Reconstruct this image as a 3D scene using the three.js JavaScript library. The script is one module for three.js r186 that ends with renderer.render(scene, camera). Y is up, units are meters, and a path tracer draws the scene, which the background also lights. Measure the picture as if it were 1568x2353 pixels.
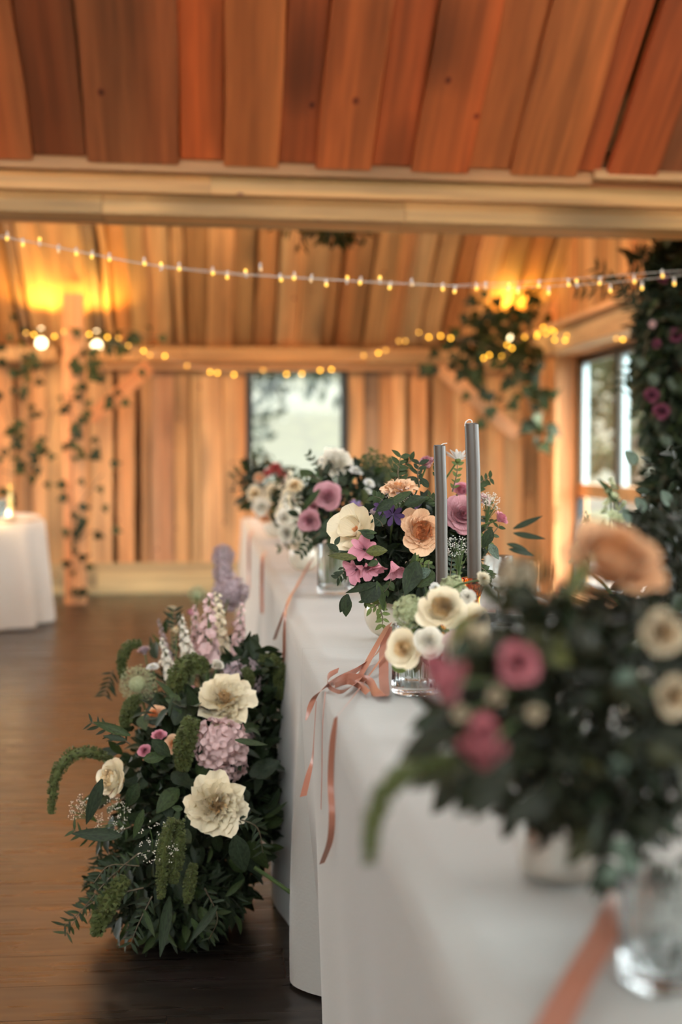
import * as THREE from 'three';
import { mergeGeometries } from 'three/addons/utils/BufferGeometryUtils.js';

// ---------- camera, sky, sun, exposure ----------
const scene = new THREE.Scene();
const F = 3268, W = 1568, H = 2353, EYE = 1.17;           // focal length in pixels of the 1568 x 2353 frame
const camera = new THREE.PerspectiveCamera(2 * Math.atan(H / 2 / F) * 180 / Math.PI, W / H, 0.05, 200);
const yaw = Math.atan((784 - 490) / F), pitch = Math.atan((H / 2 - 1047) * Math.cos(yaw) / F);
camera.position.set(0, EYE, 0);
camera.rotation.set(-pitch, -yaw, 0, 'YXZ');
camera.updateMatrixWorld(true);
camera.focus = 2.82;
camera.userData.fStop = 2.2;

const lin0 = (r, g, b) => new THREE.Color().setRGB(r, g, b);
const SUN = new THREE.Vector3(0.75, 0.60, 0.25).normalize();
scene.background = lin0(1.36, 1.46, 1.48);               // bright hazy sky
const sun = new THREE.DirectionalLight(new THREE.Color(1, 0.93, 0.82), 3.0);
sun.name = 'sun';
sun.position.copy(SUN).multiplyScalar(40); sun.position.z -= 6;
sun.target.position.set(0, 0, -6);
sun.castShadow = true;
sun.shadow.mapSize.set(2048, 2048);
Object.assign(sun.shadow.camera, { left: -16, right: 16, top: 16, bottom: -16, near: 1, far: 90 });
scene.add(sun, sun.target);

const renderer = new THREE.WebGLRenderer({ antialias: true });
renderer.toneMapping = THREE.LinearToneMapping;
renderer.toneMappingExposure = 6.8;
renderer.shadowMap.enabled = true;

// ---------- helpers ----------
const V = (x, y, z) => new THREE.Vector3(x, y, z);
const rngOf = (s) => () => { s = (s + 0x6d2b79f5) | 0; let t = Math.imul(s ^ (s >>> 15), 1 | s); t = (t + Math.imul(t ^ (t >>> 7), 61 | t)) ^ t; return ((t ^ (t >>> 14)) >>> 0) / 4294967296; };
const R0 = rngOf(77);
const rr = (a, b, r = R0) => a + (b - a) * r();
const pick = (a, r = R0) => a[Math.floor(r() * a.length) % a.length];
const lin = (r, g, b) => new THREE.Color().setRGB(r, g, b);
const hex = (h) => new THREE.Color(h);
// the room point at depth D (metres down the room) that stands at a pixel of the frame
function at(px, py, D) {
  const d = V((px - W / 2) / F, -(py - H / 2) / F, -1).applyQuaternion(camera.quaternion);
  return d.multiplyScalar(D / -d.z).add(camera.position);
}
const pxm = (D) => D / F;                                  // metres per pixel at depth D
const used = new Map();
function numbered(name) { const n = used.get(name) ?? 0; used.set(name, n + 1); return n ? name + '_' + String(n).padStart(3, '0') : name; }
function tag(o, label, category, group, kind) {
  if (label) o.userData.label = label;
  if (category) o.userData.category = category;
  if (group) o.userData.group = group;
  if (kind) o.userData.kind = kind;
  return o;
}
function thing(name, label, category, pos = V(0, 0, 0), group) {
  const o = new THREE.Group(); o.name = numbered(name); o.position.copy(pos); scene.add(o); o.updateMatrixWorld(true);
  return tag(o, label, category, group);
}
function mesh(name, geo, mat, parent) {
  const m = new THREE.Mesh(geo, mat); m.name = parent === scene ? numbered(name) : name; m.castShadow = m.receiveShadow = true; parent.add(m); return m;
}
function struct(name, geo, mat) { const m = mesh(name, geo, mat, scene); m.userData.kind = 'structure'; return m; }
function box(x0, x1, y0, y1, z0, z1) { const g = new THREE.BoxGeometry(Math.abs(x1 - x0), Math.abs(y1 - y0), Math.abs(z1 - z0)); g.translate((x0 + x1) / 2, (y0 + y1) / 2, (z0 + z1) / 2); return g; }
const plain = (g) => { const n = g.index ? g.toNonIndexed() : g; for (const k of Object.keys(n.attributes)) if (!['position', 'normal', 'uv'].includes(k)) n.deleteAttribute(k); return n; };
const merge = (list) => mergeGeometries(list.map(plain));
function tube(points, radius, seg = 12, rad = 5, taper) {
  const c = new THREE.CatmullRomCurve3(points), g = new THREE.TubeGeometry(c, seg, radius, rad);
  if (taper) {
    const p = g.attributes.position;
    for (let i = 0; i <= seg; i++) { const o = c.getPointAt(i / seg), k = taper(i / seg); for (let j = 0; j <= rad; j++) { const n = i * (rad + 1) + j; p.setXYZ(n, o.x + (p.getX(n) - o.x) * k, o.y + (p.getY(n) - o.y) * k, o.z + (p.getZ(n) - o.z) * k); } }
    g.computeVertexNormals();
  }
  return g;
}
// ---------- tileable noise and textures ----------
function lattice(seed, n) { const r = rngOf(seed), a = new Float32Array(n * n); for (let i = 0; i < a.length; i++) a[i] = r(); return a; }
function noiser(seed, n = 64) {
  const a = lattice(seed, n), s = (t) => t * t * (3 - 2 * t);
  return (x, y, px, py) => {   // periodic: x wraps at px, y at py (both at most n)
    const xi = Math.floor(x), yi = Math.floor(y), fx = s(x - xi), fy = s(y - yi), X = (i) => ((i % px) + px) % px, Y = (i) => ((i % py) + py) % py;
    const q = (i, j) => a[Y(j) * n + X(i)];
    return (q(xi, yi) * (1 - fx) + q(xi + 1, yi) * fx) * (1 - fy) + (q(xi, yi + 1) * (1 - fx) + q(xi + 1, yi + 1) * fx) * fy;
  };
}
function texture(w, h, f, srgb = true) {
  const d = new Uint8Array(w * h * 4);
  for (let y = 0; y < h; y++) for (let x = 0; x < w; x++) { const c = f(x / w, y / h), o = (y * w + x) * 4; for (let k = 0; k < 3; k++) d[o + k] = Math.max(0, Math.min(255, (Array.isArray(c) ? c[k] : c) * 255)); d[o + 3] = 255; }
  const t = new THREE.DataTexture(d, w, h, THREE.RGBAFormat);
  t.wrapS = t.wrapT = THREE.RepeatWrapping; t.magFilter = THREE.LinearFilter; t.minFilter = THREE.LinearMipmapLinearFilter; t.generateMipmaps = true; t.needsUpdate = true;
  if (srgb) t.colorSpace = THREE.SRGBColorSpace;
  return t;
}
// wood: grain runs along v; one tile is 1 m across and 2 m along
function woodTex(seed, knots, stain) {
  const n = noiser(seed), n2 = noiser(seed + 1), r = rngOf(seed + 2), ks = [];
  for (let i = 0; i < knots; i++) ks.push([r(), r(), rr(0.003, 0.007, r)]);
  return texture(512, 1024, (u, v) => {
    let warp = 0, kn = 0;
    for (const [a, b, s] of ks) {
      let du = u - a, dv = (v - b) * 2; du -= Math.round(du); dv -= 2 * Math.round(dv / 2);
      const d = Math.hypot(du / s, dv / (s * 1.5));
      if (d < 7) { warp += Math.exp(-d * d / 7) * du * 1.2; kn = Math.max(kn, d < 1 ? 1 : Math.max(0, 1 - (d - 1) * 0.7)); }
    }
    const uu = u - warp, a = n(uu * 11 + 0.6 * n2(u * 3, v * 2, 3, 2), v * 2, 11, 2), b = n2(uu * 48, v * 3, 48, 3), c = n(uu * 63, v * 12, 63, 12), e = n2(u * 4, v * 3, 4, 3);
    let t = 0.80 + 0.17 * (a - 0.5) + 0.16 * (b - 0.5) + 0.07 * (c - 0.5) + 0.12 * (e - 0.5);
    const g = Math.max(0, n(u * 5 + 9, v * 3 + 4, 5, 3) - 0.66) * stain, red = 0.12 * (n2(u * 6 + 3, v * 1, 6, 1) - 0.5);
    const c3 = [t * (1.08 + red), t * (1 - red * 0.3), t * (0.93 - red)];
    return c3.map((x, i) => (x * (1 - g) + 0.42 * g * [1, 1.02, 1.05][i]) * (1 - 0.62 * kn * [0.7, 0.95, 1][i]));
  });
}
const woodMaps = [woodTex(11, 5, 0.5), woodTex(23, 8, 2.0), woodTex(37, 3, 1.0)];
const grainBump = (() => { const n = noiser(51), m = noiser(52); return texture(256, 512, (u, v) => 0.5 + 0.35 * (n(u * 60, v * 3, 60, 3) - 0.5) + 0.2 * (m(u * 40, v * 40, 40, 40) - 0.5), false); })();
const woodMat = (color, i, rough = 0.62) => new THREE.MeshStandardMaterial({ color, map: woodMaps[i % 3], roughness: rough, bumpMap: grainBump, bumpScale: 0.0012 });
// larch boards: tone differs from board to board
const LARCH = [[0.80, 0.50, 0.235], [0.74, 0.44, 0.195], [0.84, 0.56, 0.285], [0.64, 0.345, 0.145], [0.78, 0.49, 0.24], [0.87, 0.61, 0.33]];
const larch = LARCH.map((c, i) => woodMat(lin(...c), i));
const larchOld = [woodMat(lin(0.50, 0.33, 0.20), 1), woodMat(lin(0.42, 0.30, 0.21), 1)];
const cedar = [[0.74, 0.195, 0.052], [0.64, 0.155, 0.042], [0.82, 0.25, 0.07], [0.57, 0.135, 0.037], [0.67, 0.205, 0.066], [0.36, 0.12, 0.045], [0.47, 0.15, 0.052]].map((c, i) => woodMat(lin(...c), i + 1));
const pine = woodMat(lin(0.80, 0.62, 0.33), 0), pineGrey = woodMat(lin(0.95, 0.58, 0.235), 1), postWood = woodMat(lin(0.80, 0.46, 0.24), 2);
const sheathing = woodMat(lin(0.62, 0.34, 0.15), 1, 0.85);
// a sawn board with waney edges: x across, y along from 0, face at z = th
function plankGeo(w, l, th, seed, wane = 0, seg = 7, taper = 0) {
  const r = rngOf(seed * 7919 + 13), ou = r() * 5, ov = r() * 5, f1 = 2 + 3 * r(), f2 = 5 + 5 * r(), p = [r() * 6, r() * 6, r() * 6, r() * 6], c = Math.min(0.005, w * 0.1, th * 0.4);
  if (!wane) seg = 1;
  const rows = [];
  for (let j = 0; j <= seg; j++) {
    const y = l * j / seg, k = w / 2 * (1 + taper * (j / seg - 0.5));
    const L = -k + wane * (Math.sin(f1 * y + p[0]) + 0.5 * Math.sin(f2 * y + p[1])), Rr = k + wane * (Math.sin(f1 * y * 1.1 + p[2]) + 0.5 * Math.sin(f2 * y + p[3]));
    rows.push([[L - c * wane * 40, 0, y], [L, th - c, y], [L + c, th, y], [Rr - c, th, y], [Rr, th - c, y], [Rr + c * wane * 40, 0, y]]);
  }
  const pos = [], uv = [], idx = [];
  const vert = (q) => { pos.push(q[0], q[2], q[1]); uv.push(q[0] + q[1] + ou, q[2] / 2 + ov); return pos.length / 3 - 1; };
  for (let s = 0; s < 5; s++) { let a, b; for (let j = 0; j <= seg; j++) { const a2 = vert(rows[j][s]), b2 = vert(rows[j][s + 1]); if (j) idx.push(a, b2, b, a, a2, b2); a = a2; b = b2; } }
  for (const j of [0, seg]) { const v = rows[j].map(vert); for (let k = 1; k < 5; k++) j ? idx.push(v[0], v[k + 1], v[k]) : idx.push(v[0], v[k], v[k + 1]); }
  const g = new THREE.BufferGeometry();
  g.setAttribute('position', new THREE.Float32BufferAttribute(pos, 3)); g.setAttribute('uv', new THREE.Float32BufferAttribute(uv, 2)); g.setIndex(idx);
  // outward faces
  g.computeVertexNormals();
  const n = g.attributes.normal; if (n.getZ(2 * (seg + 1) * 2) < 0) { const a = g.index.array; for (let i = 0; i < a.length; i += 3) { const t = a[i + 1]; a[i + 1] = a[i + 2]; a[i + 2] = t; } g.computeVertexNormals(); }
  return g;
}
// a squared beam along x with its grain along x
function beamGeo(len, h, d, seed, ch = 0.006) {
  const s = new THREE.Shape(); s.moveTo(-d / 2 + ch, -h / 2); s.lineTo(d / 2 - ch, -h / 2); s.lineTo(d / 2, -h / 2 + ch); s.lineTo(d / 2, h / 2 - ch); s.lineTo(d / 2 - ch, h / 2); s.lineTo(-d / 2 + ch, h / 2); s.lineTo(-d / 2, h / 2 - ch); s.lineTo(-d / 2, -h / 2 + ch);
  return profileGeo(s, len, seed);
}
function profileGeo(shape, len, seed) {   // shape in (z, y), run along x from 0
  const g = new THREE.ExtrudeGeometry(shape, { depth: len, bevelEnabled: false, steps: 1 }).rotateY(Math.PI / 2), p = g.attributes.position, n = g.attributes.normal, uv = [], r = rngOf(seed), ou = r() * 4, ov = r() * 4;
  for (let i = 0; i < p.count; i++) uv.push((Math.abs(n.getX(i)) > 0.7 ? p.getZ(i) : p.getY(i) + p.getZ(i)) + ou, p.getX(i) / 2 + ov);
  g.setAttribute('uv', new THREE.Float32BufferAttribute(uv, 2));
  return g;
}

// ---------- the setting ----------
const XL = -5.5, XR = 2.8, WT = 0.32, DB = 12.2, DF = -3;
function structGroup(name, pos = V(0, 0, 0)) { const g = new THREE.Group(); g.name = numbered(name); g.userData.kind = 'structure'; g.position.copy(pos); scene.add(g); return g; }
// floor: laminate planks laid across the room
const floorMap = (() => { const n = noiser(61), m = noiser(62); return texture(1024, 512, (u, v) => {
  const a = n(u * 3, v * 20, 3, 20), b = m(u * 8, v * 60, 8, 60), c = n(u * 40, v * 62, 40, 62), e = m(u * 5 + 7, v * 5, 5, 5);
  const t = 0.66 + 0.30 * (a - 0.5) + 0.30 * (b - 0.5) + 0.10 * (c - 0.5) + 0.18 * (e - 0.5);
  return [t * 1.02, t * (0.98 + 0.05 * (e - 0.5)), t * 0.95];
}); })();
const floorRough = (() => { const n = noiser(63), m = noiser(64); return texture(512, 256, (u, v) => 0.62 + 0.30 * (n(u * 6, v * 40, 6, 40) - 0.5) + 0.2 * (m(u * 20, v * 60, 20, 60) - 0.5), false); })();
const floorMats = [[0.034, 0.025, 0.021], [0.029, 0.022, 0.019], [0.038, 0.029, 0.025], [0.034, 0.026, 0.023]].map((c) => new THREE.MeshPhysicalMaterial({ specularIntensity: 1, color: lin(...c), map: floorMap, roughnessMap: floorRough, roughness: 0.5, bumpMap: floorMap, bumpScale: 0.0003 }));
{
  const f = structGroup('floor');
  const PW = 0.192, PL = 1.28, variants = [];
  for (let k = 0; k < 6; k++) {
    const g = box(0, PL - 0.002, -0.012, 0, -PW + 0.002, 0), p = g.attributes.position, uv = [];
    for (let i = 0; i < p.count; i++) uv.push(p.getX(i) / 2 + k * 0.37, p.getZ(i) + k * 0.193);
    g.setAttribute('uv', new THREE.Float32BufferAttribute(uv, 2)); variants.push(g);
  }
  mesh('subfloor', box(XL, XR + 0.2, -0.2, -0.012, -DF, -DB - 0.05), sheathing, f);
  const rest = floorMats.map(() => []);
  for (let r = 0; r * PW < DB - DF - 0.05; r++) {
    const d = DF + r * PW, rnd = rngOf(900 + r), off = rnd() * PL;
    for (let x = XL - off; x < XR; x += PL) {
      const k = Math.floor(rnd() * 6), mi = Math.floor(rnd() * 4), x0 = Math.max(x, XL), x1 = Math.min(x + PL, XR);
      if (x1 - x0 < 0.02) continue;
      const whole = x0 === x && x1 === x + PL;
      const seen = d > 2.5 && x1 > -0.16 * d - 0.25 && x0 < 0.25 && whole;
      const D1 = Math.min(d + PW, DB);
      if (seen) { const m = mesh('plank', variants[k], floorMats[mi], f); m.position.set(x, 0, -d); }
      else { const g = box(x0, x1 - 0.002, -0.012, 0, -D1 + 0.002, -d), p = g.attributes.position, uv = []; for (let i = 0; i < p.count; i++) uv.push((p.getX(i) - x) / 2 + k * 0.37, p.getZ(i) + d + k * 0.193); g.setAttribute('uv', new THREE.Float32BufferAttribute(uv, 2)); rest[mi].push(g); }
    }
  }
  rest.forEach((l, i) => { if (l.length) mesh('planks', merge(l), floorMats[i], f).userData.kind = 'stuff'; });
}
// back wall: sawn larch boards with waney edges on a dark backing, a window in the middle
const yAt = (py, D) => at(490, py, D).y;
const xAt = (px, D, py = 1047) => at(px, py, D).x;
const WX0 = xAt(566, DB), WX1 = xAt(799, DB), WY0 = 0.88, WY1 = yAt(846, DB);
{
  const w = structGroup('wall_back', V(0, 0, -DB));
  const zf = -0.4;
  mesh('backing', merge([box(XL, WX0, 0, 2.6, -0.5, zf), box(WX1, XR + WT, 0, 2.6, -0.5, zf), box(WX0, WX1, 0, WY0, -0.5, zf), box(WX0, WX1, WY1, 2.6, -0.5, zf)]), sheathing, w);
  mesh('window_lining', merge([box(WX0 - 0.02, WX0, WY0 - 0.02, WY1 + 0.02, -0.5, -0.05), box(WX1, WX1 + 0.02, WY0 - 0.02, WY1 + 0.02, -0.5, -0.05), box(WX0, WX1, WY0 - 0.02, WY0, -0.5, -0.05), box(WX0, WX1, WY1, WY1 + 0.02, -0.5, -0.05)]), larch[4], w);
  const edges = [-60, -15, 36, 72, 108, 150, 208, 264, 316, 345, 402, 436, 462, 512, 566, 799, 838, 872, 905, 938, 988, 1040, 1086, 1120, 1160, 1204, 1252].map((p) => xAt(p, DB));
  const wide = { 2: 0.02, 7: 0.05, 8: 0.056, 11: 0.014, 19: 0.046, 20: 0.044, 21: 0.016 };
  const all = []; for (let x = edges[0]; x > XL + 0.1;) { const n = Math.max(XL, x - rr(0.2, 0.28)); all.push([n, x, 0]); x = n; }
  for (let i = 0; i + 1 < edges.length; i++) all.push([edges[i], edges[i + 1], (wide[i] ?? 0.003) / 2, (wide[i + 1] ?? 0.003) / 2, i]);
  all.forEach(([x0, x1, g0, g1 = g0, i = 99], k) => {
    if (i === 14) { // above and below the window
      for (const [a, b] of [[0.25, WY0], [WY1, 2.0]]) for (let q = 0; q < 4; q++) { const ww = (x1 - x0) / 4, m = mesh('board', plankGeo(ww - 0.004, b - a, 0.025, 300 + q + a * 50, 0), larch[(q + 1) % 6], w); m.position.set(x0 + ww * (q + 0.5), a, -0.045); }
      return;
    }
    const proud = k % 2 ? 0.012 : 0, waney = g0 > 0.008 || g1 > 0.008 ? 0.007 : rr(0.001, 0.003);
    const m = mesh('board', plankGeo(x1 - x0 - g0 - g1, 1.78, 0.022 + proud, 100 + k, waney), i === 9 || i === 16 ? larchOld[0] : larch[(k * 5 + 2) % 6], w);
    m.position.set((x0 + g0 + x1 - g1) / 2, 0.24, -0.045);
  });
  const b = structGroup('baseboard_back', V(0, 0, -DB));
  let x = XL; const joints = [-3.1, xAt(222, DB), 2.2, XR];
  joints.forEach((j, k) => { const m = mesh('plank', beamGeo(j - x - 0.004, 0.262, 0.04, 40 + k), k === 2 ? pine : woodMat(lin(0.72, 0.56, 0.30), k), b); m.position.set(x, 0.131, 0.0); x = j; });
  // wall plate and the board under it
  const t1 = structGroup('trim_1', V(0, 0, -DB));
  const beamY = (yAt(832, 12.0) + yAt(797, 12.0)) / 2;
  [[XL, xAt(130, 12), larch[4]], [xAt(200, 12), xAt(845, 12), larch[1]], [xAt(845, 12) + 0.003, XR, larch[4]]].forEach(([a, c, m], k) => { const o = mesh('beam', beamGeo(c - a, 0.13, 0.16, 60 + k, 0.012), m, t1); o.position.set(a, beamY, 0.1); });
  const o = mesh('rail', beamGeo(XR - xAt(205, 12), 0.055, 0.07, 66, 0.008), woodMat(lin(0.88, 0.60, 0.33), 2), t1); o.position.set(xAt(205, 12), yAt(842, 12.1), 0.05);
}
// the window in the back wall
const frameMat = new THREE.MeshStandardMaterial({ color: lin(0.018, 0.028, 0.032), roughness: 0.42 });
const frameBlue = new THREE.MeshStandardMaterial({ color: lin(0.30, 0.42, 0.46), roughness: 0.45 });
const paneMat = new THREE.MeshPhysicalMaterial({ color: 0xffffff, transmission: 1, thickness: 0, roughness: 0, ior: 1.45, specularIntensity: 0.25 });
{
  const w = structGroup('window_1', V((WX0 + WX1) / 2, WY0, -DB)), hw = (WX1 - WX0) / 2, hh = WY1 - WY0, t = 0.056;
  const bar = (a, b, c, d) => mesh('frame_bar', box(a, b, c, d, -0.1, 0.01), frameMat, w);
  bar(-hw, -hw + t, 0, hh); bar(hw - t, hw, 0, hh); bar(-hw + t, hw - t, hh - t * 0.75, hh); bar(-hw + t, hw - t, 0, t);
  mesh('pane', box(-hw + t - 0.005, hw - t + 0.005, t - 0.005, hh - t * 0.75 + 0.005, -0.05, -0.046), paneMat, w);
  mesh('sill', box(-hw - 0.03, hw + 0.03, -0.035, -0.002, -0.02, 0.06), larch[2], w);
}
// far roof slope and near roof slope: boards run down the slope
function roof(name, pos, slope, len, edges, mats, opt) {
  const g = structGroup(name, pos); g.rotation.set(Math.PI / 2 - Math.atan(slope), 0, opt.roll ?? 0, 'ZYX');
  const q = opt.hole;
  mesh('decking', q ? merge([box(XL - 0.3, q[0], 0, len, -0.42, -0.3), box(q[1], XR + 0.3, 0, len, -0.42, -0.3), box(q[0], q[1], 0, q[2], -0.42, -0.3), box(q[0], q[1], q[3], len, -0.42, -0.3)]) : box(XL - 0.3, XR + 0.3, -0.6, len, -0.42, -0.3), sheathing, g);
  edges.forEach(([x0, x1, kind, mi], k) => {
    const th = kind === 'p' ? 0.046 : 0.02, gap = kind === 'd' ? 0.022 : 0.002;
    const m = mesh('board', plankGeo(x1 - x0 - gap * 2 + (kind === 'p' ? 0.01 : -0.004), q && x1 > q[0] && x0 < q[1] ? q[2] : len - 0.02, th, opt.seed + k, kind === 'p' || kind === 'd' ? opt.wane : 0.001, opt.seg ?? 9), mats[(mi ?? k * 3) % mats.length], g);
    m.position.set((x0 + x1) / 2, kind === 'p' ? 0 : 0.006, -0.02);
  });
  return g;
}
{
  const D = 11.6, px = [-360, -290, -225, -150, -80, -20, 28, 62, 112, 203, 234, 262, 300, 340, 395, 430, 481, 535, 585, 640, 690, 745, 776, 850, 903, 928, 980, 1035, 1080, 1130, 1182, 1240, 1310].map((p) => xAt(p, D));
  const list = []; for (let x = XL; x < px[0] - 0.05; x += 0.25) list.push([x, Math.min(x + 0.25, px[0]), 'r']);
  for (let i = 0; i + 1 < px.length; i++) list.push([px[i], px[i + 1], ['p', 'r', 'd', 'r'][i % 4], i === 9 || i === 6 ? 6 : i === 22 ? 7 : (i * 5) % 6]);
  roof('ceiling', V(0, 2.10, -12.16), 0.65, 3.72, list, [...larch, larchOld[1], larch[3]], { seed: 500, wane: 0.009 });
}
const ND = 6.0, NH = yAt(372, ND), ROLL = -0.0125;
{
  const px = [[-330, -230, 'r', 1], [-230, -120, 'p', 3], [-120, -20, 'r', 1], [-20, 75, 'p', 4], [75, 205, 'r', 5], [205, 412, 'p', 6], [412, 515, 'r', 0], [515, 636, 'p', 2], [636, 727, 'r', 3], [727, 850, 'p', 0], [850, 945, 'r', 1], [945, 1070, 'p', 0], [1070, 1170, 'r', 2], [1170, 1318, 'p', 2], [1318, 1378, 'r', 1], [1390, 1502, 'p', 3], [1502, 1600, 'r', 5], [1600, 1740, 'p', 0], [1740, 1850, 'r', 2], [1850, 2000, 'p', 1]];
  const list = px.map(([a, b, k, m]) => [xAt(a, ND, 380), xAt(b, ND, 380), k, m]);
  for (let x = list[0][0]; x > XL; x -= 0.22) list.push([x - 0.22, x, x % 0.5 > 0.25 ? 'p' : 'r', Math.floor(-x * 7) % 5]);
  roof('ceiling', V(0, NH, -ND + 0.02), 0.67, 5.42, list, cedar, { seed: 700, wane: 0.004, roll: ROLL, seg: 24, hole: [-1.9, 1.7, 1.9, 2.8] });
  { // unseen rooflight added high in the near slope to brighten the head table
    const g = structGroup('added_window_5', V(0, NH, -ND + 0.02)); g.rotation.set(Math.PI / 2 - Math.atan(0.67), 0, ROLL, 'ZYX');
    for (const [x0, x1, y0, y1] of [[-1.9, -1.84, 1.9, 2.8], [1.64, 1.7, 1.9, 2.8], [-0.13, -0.07, 1.96, 2.74], [-1.84, 1.64, 1.9, 1.96], [-1.84, 1.64, 2.74, 2.8]]) mesh('frame_bar', box(x0, x1, y0, y1, -0.18, 0.0), pine, g);
    for (const [x0, x1] of [[-1.84, -0.13], [-0.07, 1.64]]) mesh('pane', box(x0, x1, 1.96, 2.74, -0.1, -0.096), paneMat, g);
  }
  struct('ceiling', box(XL - 0.3, XR + 0.3, NH + 0.07, NH + 0.32, -5.97, -6.6), sheathing);
  // the far ridge's other slope; behind the viewer a flat ceiling raised for added daylight
  const back = (pos, ry, slope, len) => { const g = structGroup('ceiling', pos); g.rotation.set(Math.PI / 2 - Math.atan(slope), ry, 0, 'YXZ'); mesh('sheathing', box(ry ? -XR - 0.3 : XL - 0.3, ry ? -XL + 0.3 : XR + 0.3, 0, len, -0.12, 0), woodMat(lin(0.74, 0.36, 0.15), 1), g); };
  back(V(0, NH + 0.1, -6.3), Math.PI, 0.60, 3.3); struct('ceiling', box(XL - 0.3, XR + 0.3, 5.36, 5.5, -1.62, -DF + 0.25), woodMat(lin(0.74, 0.36, 0.15), 1));
}
// purlin: three stepped timbers under the foot of the near slope
{
  const t = structGroup('trim_2', V(0, 0, -ND)); t.rotation.z = ROLL;
  const Y = (p) => yAt(p, ND);
  // shape x = away from the room, y = height; every timber has a broad arris above its face
  const timber = (y0, y1, d0, ch) => { const s = new THREE.Shape(); s.moveTo(d0, y0); s.lineTo(d0, y1 - ch); s.lineTo(d0 + ch * 0.9, y1); s.lineTo(d0 + 0.3, y1); s.lineTo(d0 + 0.3, y0); s.closePath(); return s; };
  const put = (x0, x1, s, seed, m, name = 'timber') => { const o = mesh(name, profileGeo(s, x1 - x0, seed), m, t); o.position.x = x0; return o; };
  const xj = xAt(1338, ND), x2 = xAt(470, ND), x3 = xAt(915, ND), x4 = xAt(222, ND);
  put(XL, xj, timber(Y(400), Y(368), -0.02, 0.012), 81, larch[3]);
  put(xj + 0.006, XR, timber(Y(388), Y(364), -0.05, 0.018), 82, larch[4]);
  put(XL, x2, timber(Y(446), Y(403), 0.0, 0.024), 83, pineGrey); put(x2 + 0.002, XR, timber(Y(446), Y(403), 0.0, 0.024), 84, woodMat(lin(0.97, 0.62, 0.26), 0));
  put(XL, x4, timber(Y(498), Y(450), -0.01, 0.034), 85, pineGrey); put(x4 + 0.003, x3, timber(Y(498), Y(450), -0.01, 0.034), 86, pineGrey); put(x3 + 0.003, XR, timber(Y(498), Y(450), -0.01, 0.034), 87, woodMat(lin(0.95, 0.60, 0.25), 1));
  put(XL, XR, (() => { const s = new THREE.Shape(); s.moveTo(0.05, Y(490)); s.lineTo(0.05, Y(360)); s.lineTo(0.28, Y(360)); s.lineTo(0.28, Y(490)); s.closePath(); return s; })(), 88, sheathing, 'core');
}
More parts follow.
